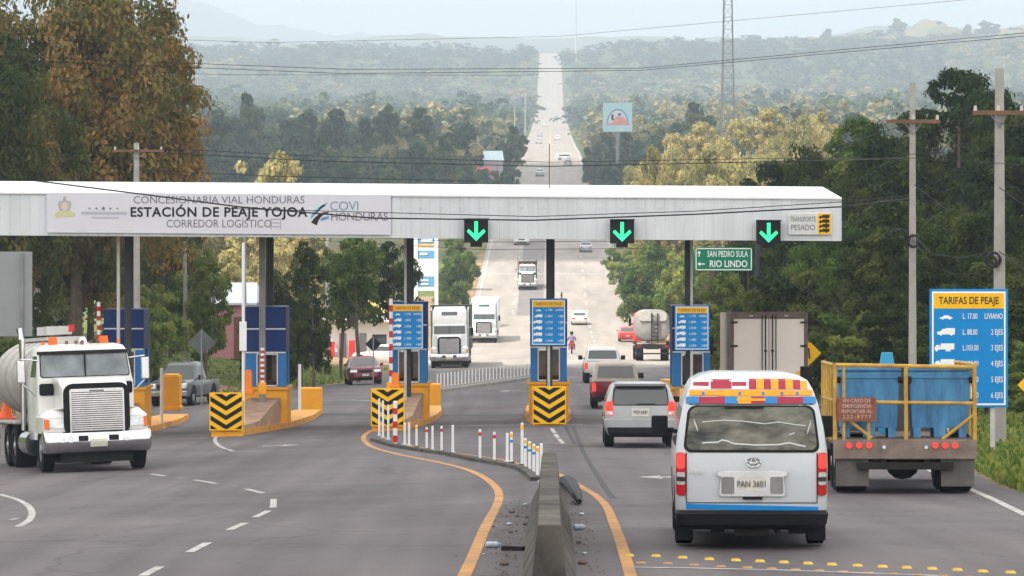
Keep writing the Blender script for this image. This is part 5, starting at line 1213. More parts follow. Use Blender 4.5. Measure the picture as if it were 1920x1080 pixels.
    if cargo == 'tank':
        tk = MB(); rings = []; rx_, rz_, zc_ = 1.12, .92, 2.08
        for y, q in ((-4.1, .25), (-4.14, .7), (-4.3, .95), (-4.6, 1.0), (-6, 1.0), (-8, 1.0), (-9.6, 1.0), (-9.95, .93), (-10.15, .6), (-10.2, .15)):
            rings.append([(rx_*q*math.cos(2*math.pi*k/28), y, zc_ + rz_*q*math.sin(2*math.pi*k/28)) for k in range(28)])
        tk.loft(rings); to = tk.build('tank', cm, t, smooth=True)
        b = MB()
        for y in (-4.7, -5.9, -7.1, -8.3, -9.5):
            for k in range(28):
                a0, a1 = 2*math.pi*k/28, 2*math.pi*(k+1)/28; b.cyl((1.123*math.cos(a0), y, zc_+.923*math.sin(a0)), (1.123*math.cos(a1), y, zc_+.923*math.sin(a1)), .014, n=4)
            b.build('tank_band', cm, to); b = MB()
        b = MB().box(-.45, .45, -9.2, -4.5, 2.96, 3.04); b.box(-.3, .3, -6.2, -5.6, 3.1, 3.3); b.cyl((0, -7.5, 3.1), (0, -7.5, 3.3), .28, n=16); b.build('walkway', m_ltgrey, to)
        MB().cyl((-.2, -5.0, 3.15), (-.2, -5.0, 3.32), .07, n=8).build('red_lamp', m_red, to)
        for s in (-1, 1):
            MB().box(*sorted((s*.62, s*1.22)), -7.75, -4.9, 1.02, 1.10).build('fender', cm, t, bevel=.03)
            MB().box(s*.92-.28, s*.92+.28, -7.75, -7.72, .25, 1.05).build('mud_flap', m_ltgrey, t)
        MB().cyl((1.15, -7.4, 1.1), (1.15, -7.4, 1.65), .16, .03, n=12, mi=0).build('spare_cone', m_amber, t) if False else None
    elif cargo == 'box': MB().box(-1.27, 1.27, -18.5, -5.4, 1.05, 3.95).build('trailer', cm, t, bevel=.03)
    elif cargo == 'stake':
        b = MB().box(-1.15, 1.15, -8.5, -3.8, 1.05, 1.2)
        for s in (-1.15, 1.07):
            for k in range(6): b.box(s, s+.08, -3.9-k*.9, -3.8-k*.9, 1.2, 3.1)
            for z in (1.6, 2.2, 2.8, 3.05): b.box(s, s+.08, -8.4, -3.8, z, z+.14)
        b.box(-1.15, 1.15, -3.9, -3.8, 2.7, 3.15); b.box(-1.0, 1.0, -8, -4.1, 1.2, 2.2); b.build('stake_bed', m_under, t)
    place(t, px, D, yaw, True); return t
cream = paint('cream_white', (.66, .67, .65), .35, .12); mtank = mat('dusty_tank_metal', (.40, .385, .36), .5, .1, var=.2, scale=1.2)
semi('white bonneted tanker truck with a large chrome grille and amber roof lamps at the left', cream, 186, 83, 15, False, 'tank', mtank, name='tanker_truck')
semi('white high roofed semi truck between the third and middle booths', paint('truck_white', (.70, .71, .72), .35), 843, 234, 0, True, 'box', m_dkgrey)
semi('pale blue white semi truck behind the other semi on the sunlit road', paint('ice_white', (.66, .75, .78), .35), 907, 345, -.5, True, 'box', m_white)
semi('small white truck with a dark stake bed coming down the sunlit highway', MATS['paint_truck_white'], 989, 440, 0, False, 'stake', W_=1.1, name='stake_truck')
tag(MB().cyl((0, 0, 0), (0, 0, .62), .19, .03, n=16).box(-.24, .24, -.24, .24, 0, .04).build('traffic_cone', mat('cone_orange', (.85, .14, .04), .5, var=.05), loc=(wx(12, 93.5), 93.5, zg(wx(12, 93.5), 93.5) + 1.08)), 'orange traffic cone riding beside the tank of the tanker truck', 'traffic cone')
# grey tank truck seen from behind
def greytank():
    t = thing('tank_truck', 'grey dusty tank truck driving away beside the red hatchback', 'truck'); mg = mat('dusty_grey_tank', (.26, .25, .24), .7, var=.25, scale=1.5)
    rings = []
    for y, q in ((-.02, .2), (0, .72), (.12, .95), (.4, 1), (5.2, 1), (5.4, .8)): rings.append([(1.16*q*math.copysign(abs(math.cos(a))**.6, math.cos(a)), y, 2.45 + 1.1*q*math.copysign(abs(math.sin(a))**.6, math.sin(a))) for a in [2*math.pi*k/28 for k in range(28)]])
    tk = MB().loft(rings).build('tank', mg, t, smooth=True)
    MB().ext(rr(-.95, .95, 2.75, 3.35, .2), -.10, .1).build('end_plate', mat('pale_dust', (.42, .41, .39), .8, var=.15), tk)
    b = MB().box(-.12, -.04, -.2, -.12, 1.2, 3.3); b.box(.3, .38, -.2, -.12, 1.2, 3.3)
    for k in range(7): b.box(-.12, .38, -.2, -.15, 1.4+k*.28, 1.44+k*.28)
    b.build('ladder', m_under, t); b = MB().box(-1.2, 1.2, -.25, -.1, .85, 1.15); b.box(-.45, .45, -.2, 7, .8, 1.1); b.box(-1.2, 1.2, -.3, -.22, .45, .55); b.box(-1.2, -1.12, -.25, 5.3, 1.1, 1.3); b.box(1.12, 1.2, -.25, 5.3, 1.1, 1.3); b.build('chassis', m_under, t)
    Body([(1.3, 5.7, 7.6, 1.12, .2), (2.4, 5.7, 7.6, 1.15, .2), (3.3, 5.8, 7.2, 1.05, .2)]).mesh(MB()).build('cab', m_red, t, smooth=True)
    for s in (-1, 1):
        for y in (.9, 2.2): wheel(t, s*.88, y, .5, .5)
        wheel(t, s*1.0, 6.6, .5, .3); mirror(t, s*1.25, 7.2, 2.6, .2, .5); MB().box(s*.95-.12, s*.95+.12, -.27, -.24, .95, 1.05).build('tail_lamp', m_tail, t)
    place(t, 1224, 258, 0)
greytank()
# box truck seen from behind
def boxtruck():
    t = thing('box_truck', 'beige box truck with double rear doors waiting right of the rightmost booth', 'truck'); mbx = mat('beige_box_side', (.52, .47, .43), .5, var=.08); mdo = mat('grey_beige_doors', (.72, .65, .60), .45, var=.06, scale=.8)
    z0, z1 = 1.0, 3.42; hw = 1.24
    MB().box(-hw, hw, .04, 6.2, z0, z1).build('cargo_box', mbx, t)
    f = MB(); f.box(-hw, -hw+.11, -.02, .04, z0, z1); f.box(hw-.11, hw, -.02, .04, z0, z1); f.box(-hw+.11, hw-.11, -.02, .04, z1-.22, z1); f.box(-hw+.11, hw-.11, -.02, .04, z0, z0+.1); f.build('door_frame', mat('dirty_brown_frame', (.13, .10, .09), .7, var=.3, scale=3), t)
    for s in (-1, 1):
        x0, x1 = sorted((s*.02, s*(hw-.12))); d = MB().box(x0, x1, -.0, .035, z0+.1, z1-.23).build('door', mdo, t, bevel=.01)
        b = MB().cyl((s*.11, -.04, z0+.12), (s*.11, -.04, z1-.1), .02, n=6); b.cyl((s*.22, -.04, z0+.12), (s*.22, -.04, z1-.1), .016, n=6); b.box(s*.11-.05, s*.11+.05, -.06, -.02, 2.15, 2.2); b.build('lock_rod', m_under, d)
        q = MB()
        for z in (1.5, 2.3, 3.05): q.box(*sorted((s*(hw-.24), s*(hw-.04))), -.045, -.02, z, z+.06)
        q.build('hinge', m_under, d); MB().box(*sorted((s*.5, s*.62)), -.03, -.022, z1-.15, z1-.11).build('marker_lamp', m_ltgrey, t)
        wheel(t, s*.95, 1.4, .48, .5); wheel(t, s*1.05, 7.2, .48, .28); mirror(t, s*1.42, 7.4, 2.3, .18, .6)
        MB().box(*sorted((s*.95, s*1.2)), -.04, -.02, .72, .86).build('tail_lamp', m_tail, t)
    MB().box(.85, 1.0, -.004, 0, 1.35, 1.52).build('sticker', m_yel, t)
    b = MB().box(-1.2, 1.2, -.02, .1, .62, .98); b.box(-.4, .4, 0, 8, .7, .98); b.build('chassis', m_under, t)
    Body([(.6, 6.4, 8.6, 1.1, .2), (1.9, 6.4, 8.5, 1.1, .2), (2.6, 6.4, 8.0, 1.0, .2)]).mesh(MB()).build('cab', m_white, t, smooth=True)
    place(t, 1442, 119, -.3)
boxtruck()
# flatbed truck with two blue bins
def bintruck():
    t = thing('flatbed_truck', 'flatbed truck with yellow rail frame carrying two blue bins at the right', 'truck'); hw = 1.19
    mf = mat('worn_yellow_rail', (.62, .38, .06), .6, col2=(.34, .20, .06), scale=4); mb_ = mat('brown_grey_steel', (.12, .09, .075), .8, var=.35, scale=3)
    MB().box(-hw, hw, .05, 5.4, .82, .925).build('deck', mb_, t)
    re = MB().box(-hw, hw, -.05, .05, .57, .90); re.build('rear_panel', mat('dusty_rear_panel', (.19, .15, .13), .8, var=.35, scale=3), t, bevel=.015)
    def rail(pts, r=.032, nm='rail'): MB().tube([Vector(p) for p in pts], r, 8).build(nm, mf, t, smooth=True)
    zt = 2.14
    for x in (-hw+.03, .02, hw-.03): rail([(x, 0, .88 if x < hw-.1 else .66), (x, 0, zt)], .035, 'post')
    rail([(-hw+.03, 0, zt), (hw-.03, 0, zt-.04)], .035); rail([(-.65, 0, 1.52), (hw-.03, 0, 1.50)], .03)
    rail([(-.60, 0, 1.52), (-.60, 0, .90)], .03, 'post'); rail([(-.93, 0, 1.22), (-.55, 0, .92)], .028); rail([(hw-.05, 0, 1.30), (.62, 0, .90)], .028); rail([(-hw+.18, 0, .90), (-hw+.18, 0, zt)], .026, 'post')
    for x in (-hw+.0, hw):
        for y in (.6, 1.6, 2.6, 3.6, 4.6): rail([(x, y, .88), (x, y, zt+.02)], .03, 'post')
        rail([(x, 0, zt), (x, 4.7, zt+.04)]); rail([(x, 0, 1.55), (x, 4.7, 1.55)], .026)
    sb = MB().box(-1.12, -.48, -.07, -.045, 1.20, 1.60).build('warning_board', mat('brown_board', (.22, .085, .055), .7, var=.25, scale=6), t)
    for k, s in enumerate(('EN CASO DE', 'EMERGENCIA', 'REPORTAR AL', '2 2 2 - 8 7 7 7')): text(s, .085, (-.80, -.072, 1.545-k*.09), mat('faded_pink_letters', (.52, .36, .32), .7, var=0), sb, sx=.95, bold=.001)
    for s in (-1, 1):
        for k in range(3): x = s*(.83 - (2-k)*.165) if s > 0 else -.93 + k*.165; MB().cyl((x, -.09, .80), (x, -.05, .80), .05, n=12).build('tail_lamp', m_taillit, t)
        MB().cyl((s*.35, -.08, .77), (s*.35, -.05, .77), .03, n=8).build('reflector', m_lamp, t)
        MB().box(*sorted((s*.60, s*1.15)), .02, .05, .12, .58).build('mud_flap', mat('grey_flap', (.10, .095, .09), .8, var=.25), t)
        for y in (.75, 2.0): wheel(t, s*.88, y, .49, .54)
        wheel(t, s*1.0, 6.2, .49, .28)
        mirror(t, s*1.33, 6.6, 1.85, .2, .5)
    b = MB().box(-.80, .80, -.08, 0, .40, .52); b.box(-.40, -.32, -.03, .03, .5, .6); b.box(.32, .40, -.03, .03, .5, .6); b.box(-.45, .45, .1, 6.8, .55, .81); b.cyl((-.9, .75, .49), (.9, .75, .49), .1); b.sph((0, .7, .45), (.28, .25, .24)); b.build('chassis', m_under, t)
    Body([(.6, 5.6, 7.3, 1.1, .2), (1.6, 5.6, 7.2, 1.1, .2), (1.98, 5.6, 6.8, .98, .2)]).mesh(MB()).build('cab', m_dkgrey, t, smooth=True)
    place(t, 1697, 62.2, -2.6)
    mbin = mat('blue_bin_plastic', (.10, .31, .56), .6, col2=(.045, .15, .31), scale=2.0, stretch=(2, 2, .7))
    for k, (x, y, l) in enumerate(((-.58, .75, 'left big blue bin on the flatbed truck, behind the brown board'), (.60, .75, 'right big blue bin on the flatbed truck'), (-.58, 2.3, 'blue bin at the front left of the flatbed, behind the left bin'), (.60, 2.3, 'blue bin at the front right of the flatbed, behind the right bin'))):
        if k > 1: continue
        q = thing('waste_bin', l, 'bin', group='blue bins on the flatbed truck'); w0, w1 = .46, .53; d0, d1 = .48, .56
        rings = [[(-w_, -d, z), (w_, -d, z), (w_, d, z), (-w_, d, z)] for w_, d, z in ((w0, d0, .14), (w1-.02, d1-.02, .88), (w1, d1, .88), (w1, d1, .98))]
        MB().loft(rings).build('bin_body', mbin, q, bevel=.02)
        lid = MB().box(-w1-.01, w1+.01, -d1-.01, d1+.01, .985, 1.04).build('lid', mbin, q, bevel=.02)
        rb = MB()
        for j in range(5): x_ = -w0+.08 + j*(2*w0-.16)/4; rb.add([(x_-.02, -d0-.012, .16), (x_+.02, -d0-.012, .16), (x_+.02, -d1+.01, .86), (x_-.02, -d1+.01, .86)], [(0, 1, 2, 3)])
        rb.build('rib', mbin, q)
        ft = MB()
        for x0, x1 in ((-.44, -.32), (-.1, .1), (.32, .44)): ft.box(x0, x1, -d0, d0, 0, .15)
        ft.build('foot', mbin, q)
        for s in (-1, 1): MB().cyl((s*w1-.05*s, -d1-.03, .86), (s*w1+.03*s, -d1-.03, .86), .05, n=10).build('handle', m_plast, q)
        M = Matrix.LocRotScale(t.location, t.rotation_euler, None) @ Vector((x, y, .927)); q.location = M; q.rotation_euler = t.rotation_euler; q.scale = (1, 1, 1.12)
    M = Matrix.LocRotScale(t.location, t.rotation_euler, None) @ Vector((-.14, 2.9, .93)); dr = thing('plastic_drum', 'tall blue drum standing behind the bins on the flatbed truck', 'drum', M)
    b = MB().cyl((0, 0, 0), (0, 0, 1.05), .15, .155, n=16); b.cyl((0, 0, 1.05), (0, 0, 1.42), .155, .10, n=16); b.build('barrel', mat('bright_blue_plastic', (.03, .30, .50), .4, var=.15), dr, smooth=True); MB().cyl((.12, -.02, .9), (.12, -.02, 1.22), .06, n=8).build('pump', mat('pale_blue_plastic', (.15, .42, .55), .4, var=.1), dr)
bintruck()
# round prohibition sign on white board peeking over the bins
D = 80; X = wx(1797, D); g0 = zg(X, D); t = thing('prohibition_sign', 'white board with a red ring peeking over the right blue bin', 'sign', (X, D, g0)); zt = wz(681, D)-g0
MB().box(-.37, .37, 0, .03, zt-.8, zt).build('board', m_white, t); rg = MB()
for k in range(32):
    a0, a1 = 2*math.pi*k/32, 2*math.pi*(k+1)/32; z = zt-.40; rg.add([(.29*math.cos(a0), -.004, z+.29*math.sin(a0)), (.29*math.cos(a1), -.004, z+.29*math.sin(a1)), (.22*math.cos(a1), -.004, z+.22*math.sin(a1)), (.22*math.cos(a0), -.004, z+.22*math.sin(a0))], [(0, 1, 2, 3)])
rg.build('red_ring', m_red, t); MB().cyl((0, .06, -.1), (0, .06, zt-.1), .035, n=8).build('post', m_grey, t)
# motorcycle and rider
def moto(px, D):
    t = thing('motorcycle', 'small motorcycle going away between the middle booth and the white pickup', 'motorcycle')
    for y, nm in ((-.62, 0), (.65, 0)):
        b = MB(); 
        for k in range(18):
            a0, a1 = 2*math.pi*k/18, 2*math.pi*(k+1)/18; b.cyl((0, y+.27*math.cos(a0), .31+.27*math.sin(a0)), (0, y+.27*math.cos(a1), .31+.27*math.sin(a1)), .05, n=6)
        b.cyl((-.04, y, .31), (.04, y, .31), .2, n=12); b.build('wheel', m_tyre, t)
    b = MB().tube([(0, -.6, .78), (0, -.2, .76), (0, .2, .82), (0, .45, .95)], [.10, .13, .14, .08], 8); b.box(-.12, .12, -.25, .25, .35, .65); b.cyl((0, .62, .31), (0, .42, 1.0), .035); b.cyl((-.34, .38, 1.02), (.34, .38, 1.02), .02); b.cyl((0, -.62, .31), (0, -.1, .5), .04); b.build('frame', m_red, t)
    MB().box(-.09, .09, -.72, -.68, .62, .74).build('tail_lamp', m_tail, t); place(t, px, D)
    p = bpy.data.meshes.new('person'); J = {'pel': (0, -.18, .86), 'ch': (0, -.10, 1.16), 'nk': (0, -.05, 1.38), 'hd': (0, -.02, 1.50), 'hd2': (0, -.02, 1.62), 'ls': (-.20, -.08, 1.32), 'le': (-.30, .06, 1.10), 'lh': (-.30, .33, 1.04), 'rs': (.20, -.08, 1.32), 're': (.30, .06, 1.10), 'rh': (.30, .33, 1.04), 'lk': (-.22, .18, .72), 'lf': (-.20, -.02, .34), 'lt': (-.20, .14, .30), 'rk': (.22, .18, .72), 'rf': (.20, -.02, .34), 'rt': (.20, .14, .30)}
    K = list(J); E = [('pel', 'ch'), ('ch', 'nk'), ('nk', 'hd'), ('hd', 'hd2'), ('ch', 'ls'), ('ls', 'le'), ('le', 'lh'), ('ch', 'rs'), ('rs', 're'), ('re', 'rh'), ('pel', 'lk'), ('lk', 'lf'), ('lf', 'lt'), ('pel', 'rk'), ('rk', 'rf'), ('rf', 'rt')]
    rad = {'pel': .15, 'ch': .17, 'nk': .07, 'hd': .11, 'hd2': .09, 'ls': .08, 'le': .055, 'lh': .04, 'rs': .08, 're': .055, 'rh': .04, 'lk': .09, 'lf': .055, 'lt': .05, 'rk': .09, 'rf': .055, 'rt': .05}
    p.from_pydata([J[k] for k in K], [(K.index(a), K.index(b)) for a, b in E], []); p.materials.append(mat('violet_shirt', (.16, .13, .22), .8, var=.3, scale=3)); o = bpy.data.objects.new('person', p); link(o)
    o.modifiers.new('skin', 'SKIN'); l = p.skin_vertices.new() if not p.skin_vertices else p.skin_vertices[0]
    for i, k in enumerate(K): l.data[i].radius = (rad[k], rad[k])
    l.data[0].use_root = True; o.modifiers.new('sub', 'SUBSURF').levels = 1
    o.location = t.location; o.rotation_euler = t.rotation_euler; tag(o, 'rider in a greyish violet shirt sitting on the small motorcycle', 'person')
    h = MB().sph((0, -.02, 1.60), (.14, .16, .15)); h.build('helmet', m_plast, o, smooth=True)
moto(1072, 292)
# ---------------------------------------------------------------- signs, poles, mast, houses
def pole(px, ytop, D, r, label, arm=None, lean=0, coil=None, ybase=None, group=None, m=m_pole):
    X = wx(px, D); g0 = zg(X, D); h = wz(ytop, D) - g0
    t = thing('utility_pole', label, 'utility pole', (X, D, g0), 0, group)
    MB().cyl((0, 0, -.3), (lean, 0, h), r*1.35, r*.85, n=14).build('shaft', m, t, smooth=True)
    if arm:
        for (ya, wpx, off_) in arm:
            za = wz(ya, D) - g0; hw = wpx*D/FPX/2; ox = off_*D/FPX; a = MB().box(ox-hw, ox+hw, -r-.12, -r-.02, za-.05, za+.05).build('cross_arm', m_rust, t)
            for x in (ox-hw*.9, ox, ox+hw*.9): MB().cyl((x, -r-.07, za+.05), (x, -r-.07, za+.17), .045, .03, n=8).build('insulator', m_ltgrey, a)
            b = MB(); b.cyl((ox-hw*.35, -r-.07, za), (0, -r, za-.35), .018, n=5); b.cyl((ox+hw*.35, -r-.07, za), (0, -r, za-.35), .018, n=5); b.build('brace', m_grey, a)
    if coil:
        for cpx, cpy, cr in coil:
            b = MB(); x = (cpx-px)*D/FPX; z = wz(cpy, D)-g0; rn = random.Random(int(cpx))
            for q in range(5):
                pts = [(x + (cr+rn.uniform(-.03, .03))*math.cos(2*math.pi*k/16), -r-.10-q*.02, z + (cr+rn.uniform(-.02, .02))*1.1*math.sin(2*math.pi*k/16)) for k in range(17)]; b.tube(pts, .022, 5)
            b.build('cable_coil', m_wire, t)
    return t, X, g0
pole(1711, 155, 98, .085, 'tall grey concrete pole with rusty cross arm and black coil left of the tariff sign', [(228, 100, 0)], coil=[(1688, 440, .12), (1711, 452, .14)])
pole(1874, 128, 88, .12, 'thickest grey concrete pole with rusty cross arm, right of the largest tariff sign', [(212, 96, -4)], coil=[(1860, 487, .16), (1856, 490, .11)])
pole(256, 268, 150, .13, 'grey concrete pole with a cross arm rising above the banner at the left', [(283, 96, 4)])
pole(350, 452, 178, .10, 'thin weathered pole right of the leftmost booth', lean=-.1)
pole(461, 442, 175, .09, 'thin pole seen under the banner left of the second booth', lean=-.1)
pole(614, 440, 240, .12, 'pale slim pole behind the dark trees between the second and third booths')
pole(1420, 440, 150, .10, 'slim dark grey pole rising behind the box truck', m=m_dkgrey)
pole(965, 200, 1000, .18, 'far pale pole left of the highway above the trees'); pole(896, 255, 800, .16, 'pale pole beside the far red house'); pole(985, 178, 1200, .2, 'farthest pale pole by the hazy highway')
# power poles' stay wires and overhead wires
def wire(name, pts, label, r=.012, n=26, sag=0.0, grp='overhead wires'):
    P3 = [Vector((wx(px, D), D, wz(py, D))) for px, py, D in pts]; out = []
    for a, b in zip(P3, P3[1:]):
        L = (b-a).length
        for k in range(n): t = k/n; q = a.lerp(b, t); q.z -= 4*sag*t*(1-t); out.append(q)
    out.append(P3[-1]); o = MB().tube(out, r, 5).build(name, m_wire); tag(o, label, 'wire', grp)
wire('overhead_wire', [(-20, 104, 75), (650, 130, 78), (1200, 128, 80), (1940, 60, 78)], 'upper of the pair of wires sweeping across the valley below the skyline', .006)
wire('overhead_wire', [(-20, 112, 75), (650, 138, 78), (1200, 132, 80), (1940, 66, 78)], 'lower of the pair of wires sweeping across the valley below the skyline', .006)
wire('overhead_wire', [(-20, 120, 76), (400, 140, 78), (1000, 141, 80)], 'faint third wire below the pair at the left', .004)
wire('overhead_wire', [(-20, 62, 80), (500, 80, 82), (1050, 68, 84), (1940, -12, 80)], 'highest thin wire crossing the sky', .004)
wire('overhead_wire', [(60, 338, 108), (250, 362, 106), (450, 388, 106), (700, 409, 106), (1000, 413, 107), (1300, 402, 107), (1590, 387, 108), (1705, 372, 98)], 'thick dark wire hanging across the front of the banner', .022)
wire('overhead_wire', [(430, 391, 107), (620, 396, 107), (1000, 406, 107), (1300, 396, 107), (1590, 378, 108), (1705, 366, 98)], 'thinner wire just above the thick one across the canopy', .012)
wire('overhead_wire', [(256, 284, 150), (600, 302, 150), (1030, 312, 152), (1500, 302, 148), (1711, 296, 98)], 'dark wire passing just over the canopy roof', .018)
wire('overhead_wire', [(256, 276, 150), (600, 293, 150), (1030, 304, 152), (1500, 296, 148), (1711, 230, 98)], 'dark wire running above and along the canopy roof wire', .012)
wire('overhead_wire', [(256, 318, 150), (500, 330, 150), (900, 340, 152)], 'short low wire from the left pole down to the canopy roof', .014)
wire('overhead_wire', [(560, 448, 200), (900, 468, 200), (1200, 466, 200), (1420, 455, 150)], 'dark wire crossing the road just under the canopy', .014)
wire('overhead_wire', [(560, 440, 200), (900, 454, 200), (1200, 452, 200), (1420, 447, 150)], 'second dark wire right under the canopy edge', .016)
wire('overhead_wire', [(1655, 228, 98), (1700, 290, 97.5), (1765, 285, 95), (1830, 212, 88)], 'slack wire looping between the two concrete poles near the cross arms', .010)
wire('overhead_wire', [(1755, 228, 98), (1790, 270, 94), (1840, 284, 90), (1876, 262, 88)], 'slack wire dipping to the rightmost pole', .010)
wire('overhead_wire', [(1713, 345, 98), (1770, 390, 94), (1820, 400, 91), (1874, 370, 88)], 'dark slack cable at mid height between the concrete poles', .010)
wire('overhead_wire', [(1712, 440, 98), (1745, 475, 95), (1800, 485, 92), (1860, 470, 88)], 'pale slack cable from the coil to the rightmost pole', .012)
wire('overhead_wire', [(1712, 450, 98), (1750, 500, 95), (1790, 514, 92), (1840, 512, 90)], 'lowest slack cable below the coil', .009)
wire('overhead_wire', [(1872, 230, 88), (1940, 244, 84)], 'wire leaving the rightmost pole near its cross arm', .010); wire('overhead_wire', [(1872, 470, 88), (1940, 520, 84)], 'cable leaving the rightmost pole at the coil height', .012); wire('overhead_wire', [(1872, 350, 88), (1940, 400, 84)], 'cable leaving the rightmost pole at mid height', .010)
wire('overhead_wire', [(1705, 296, 98), (1940, 310, 84)], 'straight dark wire right of the nearer pole', .008)
# lattice mast
D = 520; X = wx(1365, D); g0 = zg(X, D); t = thing('lattice_mast', 'tall steel lattice mast rising out of the yellow trees', 'mast', (X, D, g0)); H = wz(-40, D)-g0
b = MB(); hw0, hw1 = 1.15, .50
def lx(z): return hw0 + (hw1-hw0)*z/H
for sx_, sy_ in ((-1, -1), (1, -1), (1, 1), (-1, 1)): b.cyl((sx_*hw0, sy_*hw0, 0), (sx_*hw1, sy_*hw1, H), .10 if sx_ < 0 else .07, n=5)
b.build('leg_frame', m_grey, t); b = MB(); z = 0; k = 0
while z < H-1.6:
    z2 = z+1.7
    for (ax, ay, bx, by) in ((-1, -1, 1, -1), (1, -1, 1, 1), (1, 1, -1, 1), (-1, 1, -1, -1)):
        a, c = lx(z), lx(z2)
        if k % 2: ax, ay, bx, by = bx, by, ax, ay
        b.cyl((ax*a, ay*a, z), (bx*c, by*c, z2), .035, n=4); b.cyl((ax*a, ay*a, z), (bx*a, by*a, z), .03, n=4)
    z = z2; k += 1
b.build('lattice', m_grey, t)
D = 3000; X = wx(1080, D); t = tag(MB().cyl((0, 0, -30), (0, 0, wz(0, D)-wz(75, D)), .9, .35, n=6).build('radio_mast', m_ltgrey, loc=(X, D, wz(75, D))), 'faint thin mast on the far hazy skyline above the highway', 'mast')
# billboard
D = 690; X = wx(1158, D); g0 = zg(X, D); t = thing('billboard', 'pale blue billboard with an arched picture above the trees right of the highway', 'billboard', (X, D, g0)); z0, z1 = wz(247, D)-g0, wz(193, D)-g0; hw = 2.7
bo = MB().box(-hw, hw, -.1, .15, z0, z1).build('panel', mat('billboard_blue', (.35, .60, .66), .6, col2=(.50, .66, .72), scale=.5), t); MB().cyl((0, .3, 0), (0, .3, z0+2), .35, n=10).build('post', m_grey, t)
h = z1-z0; b = MB(); zc_ = z0 + h*.30
for k in range(14):
    a0, a1 = math.pi*k/14, math.pi*(k+1)/14
    b.add([(2.0*math.cos(a0), -.12, zc_+h*.50*math.sin(a0)), (2.0*math.cos(a1), -.12, zc_+h*.50*math.sin(a1)), (1.75*math.cos(a1), -.12, zc_+h*.44*math.sin(a1)), (1.75*math.cos(a0), -.12, zc_+h*.44*math.sin(a0))], [(0, 3, 2, 1)], 0)
    b.add([(1.75*math.cos(a0), -.11, zc_+h*.44*math.sin(a0)), (1.75*math.cos(a1), -.11, zc_+h*.44*math.sin(a1)), (0, -.11, zc_)], [(0, 2, 1)], 1)
    b.add([(.4+1.3*math.cos(a0), -.13, zc_+h*.24*math.sin(a0)), (.4+1.3*math.cos(a1), -.13, zc_+h*.24*math.sin(a1)), (.4, -.13, zc_)], [(0, 2, 1)], 2)
b.add([(-2.2, -.125, zc_-.35), (2.2, -.125, zc_-.35), (2.2, -.125, zc_), (-2.2, -.125, zc_)], [(0, 1, 2, 3)], 2); b.add([(-1.15, -.13, zc_+.5), (-.75, -.13, zc_+.5), (-.75, -.13, zc_+1.6), (-1.15, -.13, zc_+1.6)], [(0, 1, 2, 3)], 3); b.add([(.1, -.14, zc_+1.4), (.6, -.14, zc_+1.4), (.6, -.14, zc_+1.8), (.1, -.14, zc_+1.8)], [(0, 1, 2, 3)], 3)
b.build('picture', [mat('arch_blue', (.16, .32, .42), .6, var=0), mat('arch_pale', (.60, .66, .72), .6, var=0), mat('salmon', (.66, .30, .26), .6, var=.2, scale=1), m_text], bo)
# green direction sign
D = 158; x0, x1 = wx(1303, D), wx(1411, D); X = (x0+x1)/2; g0 = zg(X, D); t = thing('direction_sign', 'green road sign reading San Pedro Sula and Rio Lindo right of the canopy column', 'road sign', (X, D, g0)); z0, z1 = wz(508, D)-g0, wz(464, D)-g0; hw = (x1-x0)/2
MB().box(-hw, hw, 0, .04, z0, z1).build('panel', m_signgreen, t, bevel=.01); b = MB(); e = .03
for a, c, d, f in ((-hw+e, hw-e, z1-.07, z1-.03), (-hw+e, hw-e, z0+.03, z0+.07), (-hw+e, -hw+e+.04, z0+.03, z1-.03), (hw-e-.04, hw-e, z0+.03, z1-.03)): b.box(a, c, -.004, 0, d, f)
b.build('border', m_textw, t); hh = z1-z0
text('SAN PEDRO SULA', .36, (.16, -.006, z0+hh*.71), m_textw, t, sx=.60, bold=.004); text('RIO LINDO', .40, (.20, -.006, z0+hh*.29), m_textw, t, sx=.80, bold=.006)
ar = MB(); ar.ext([(-1.06, z0+hh*.60), (-1.02, z0+hh*.60), (-1.02, z0+hh*.76), (-.95, z0+hh*.74), (-1.04, z0+hh*.86), (-1.13, z0+hh*.74), (-1.06, z0+hh*.76)], -.008, -.002); ar.ext([(-.80, z0+hh*.27), (-.80, z0+hh*.32), (-1.0, z0+hh*.32), (-.98, z0+hh*.39), (-1.12, z0+hh*.295), (-.98, z0+hh*.20), (-1.0, z0+hh*.27)], -.008, -.002); ar.build('arrow', m_textw, t)
b = MB().cyl((hw+.15, .1, 0), (hw+.15, .1, z1+.3), .07, n=10); b.box(-hw, hw+.2, .05, .09, z0+hh*.5, z0+hh*.58); b.build('post', m_dkgrey, t)
D = 165; X = wx(1292, D); g0 = zg(X, D); t = thing('road_sign', 'narrow edge of a second green sign left of the direction sign', 'road sign', (X, D, g0)); MB().box(-.22, .22, 0, .04, wz(507, D)-g0, wz(468, D)-g0).build('panel', m_signgreen, t); MB().cyl((0, .08, 0), (0, .08, wz(470, D)-g0), .05, n=8).build('post', m_dkgrey, t)
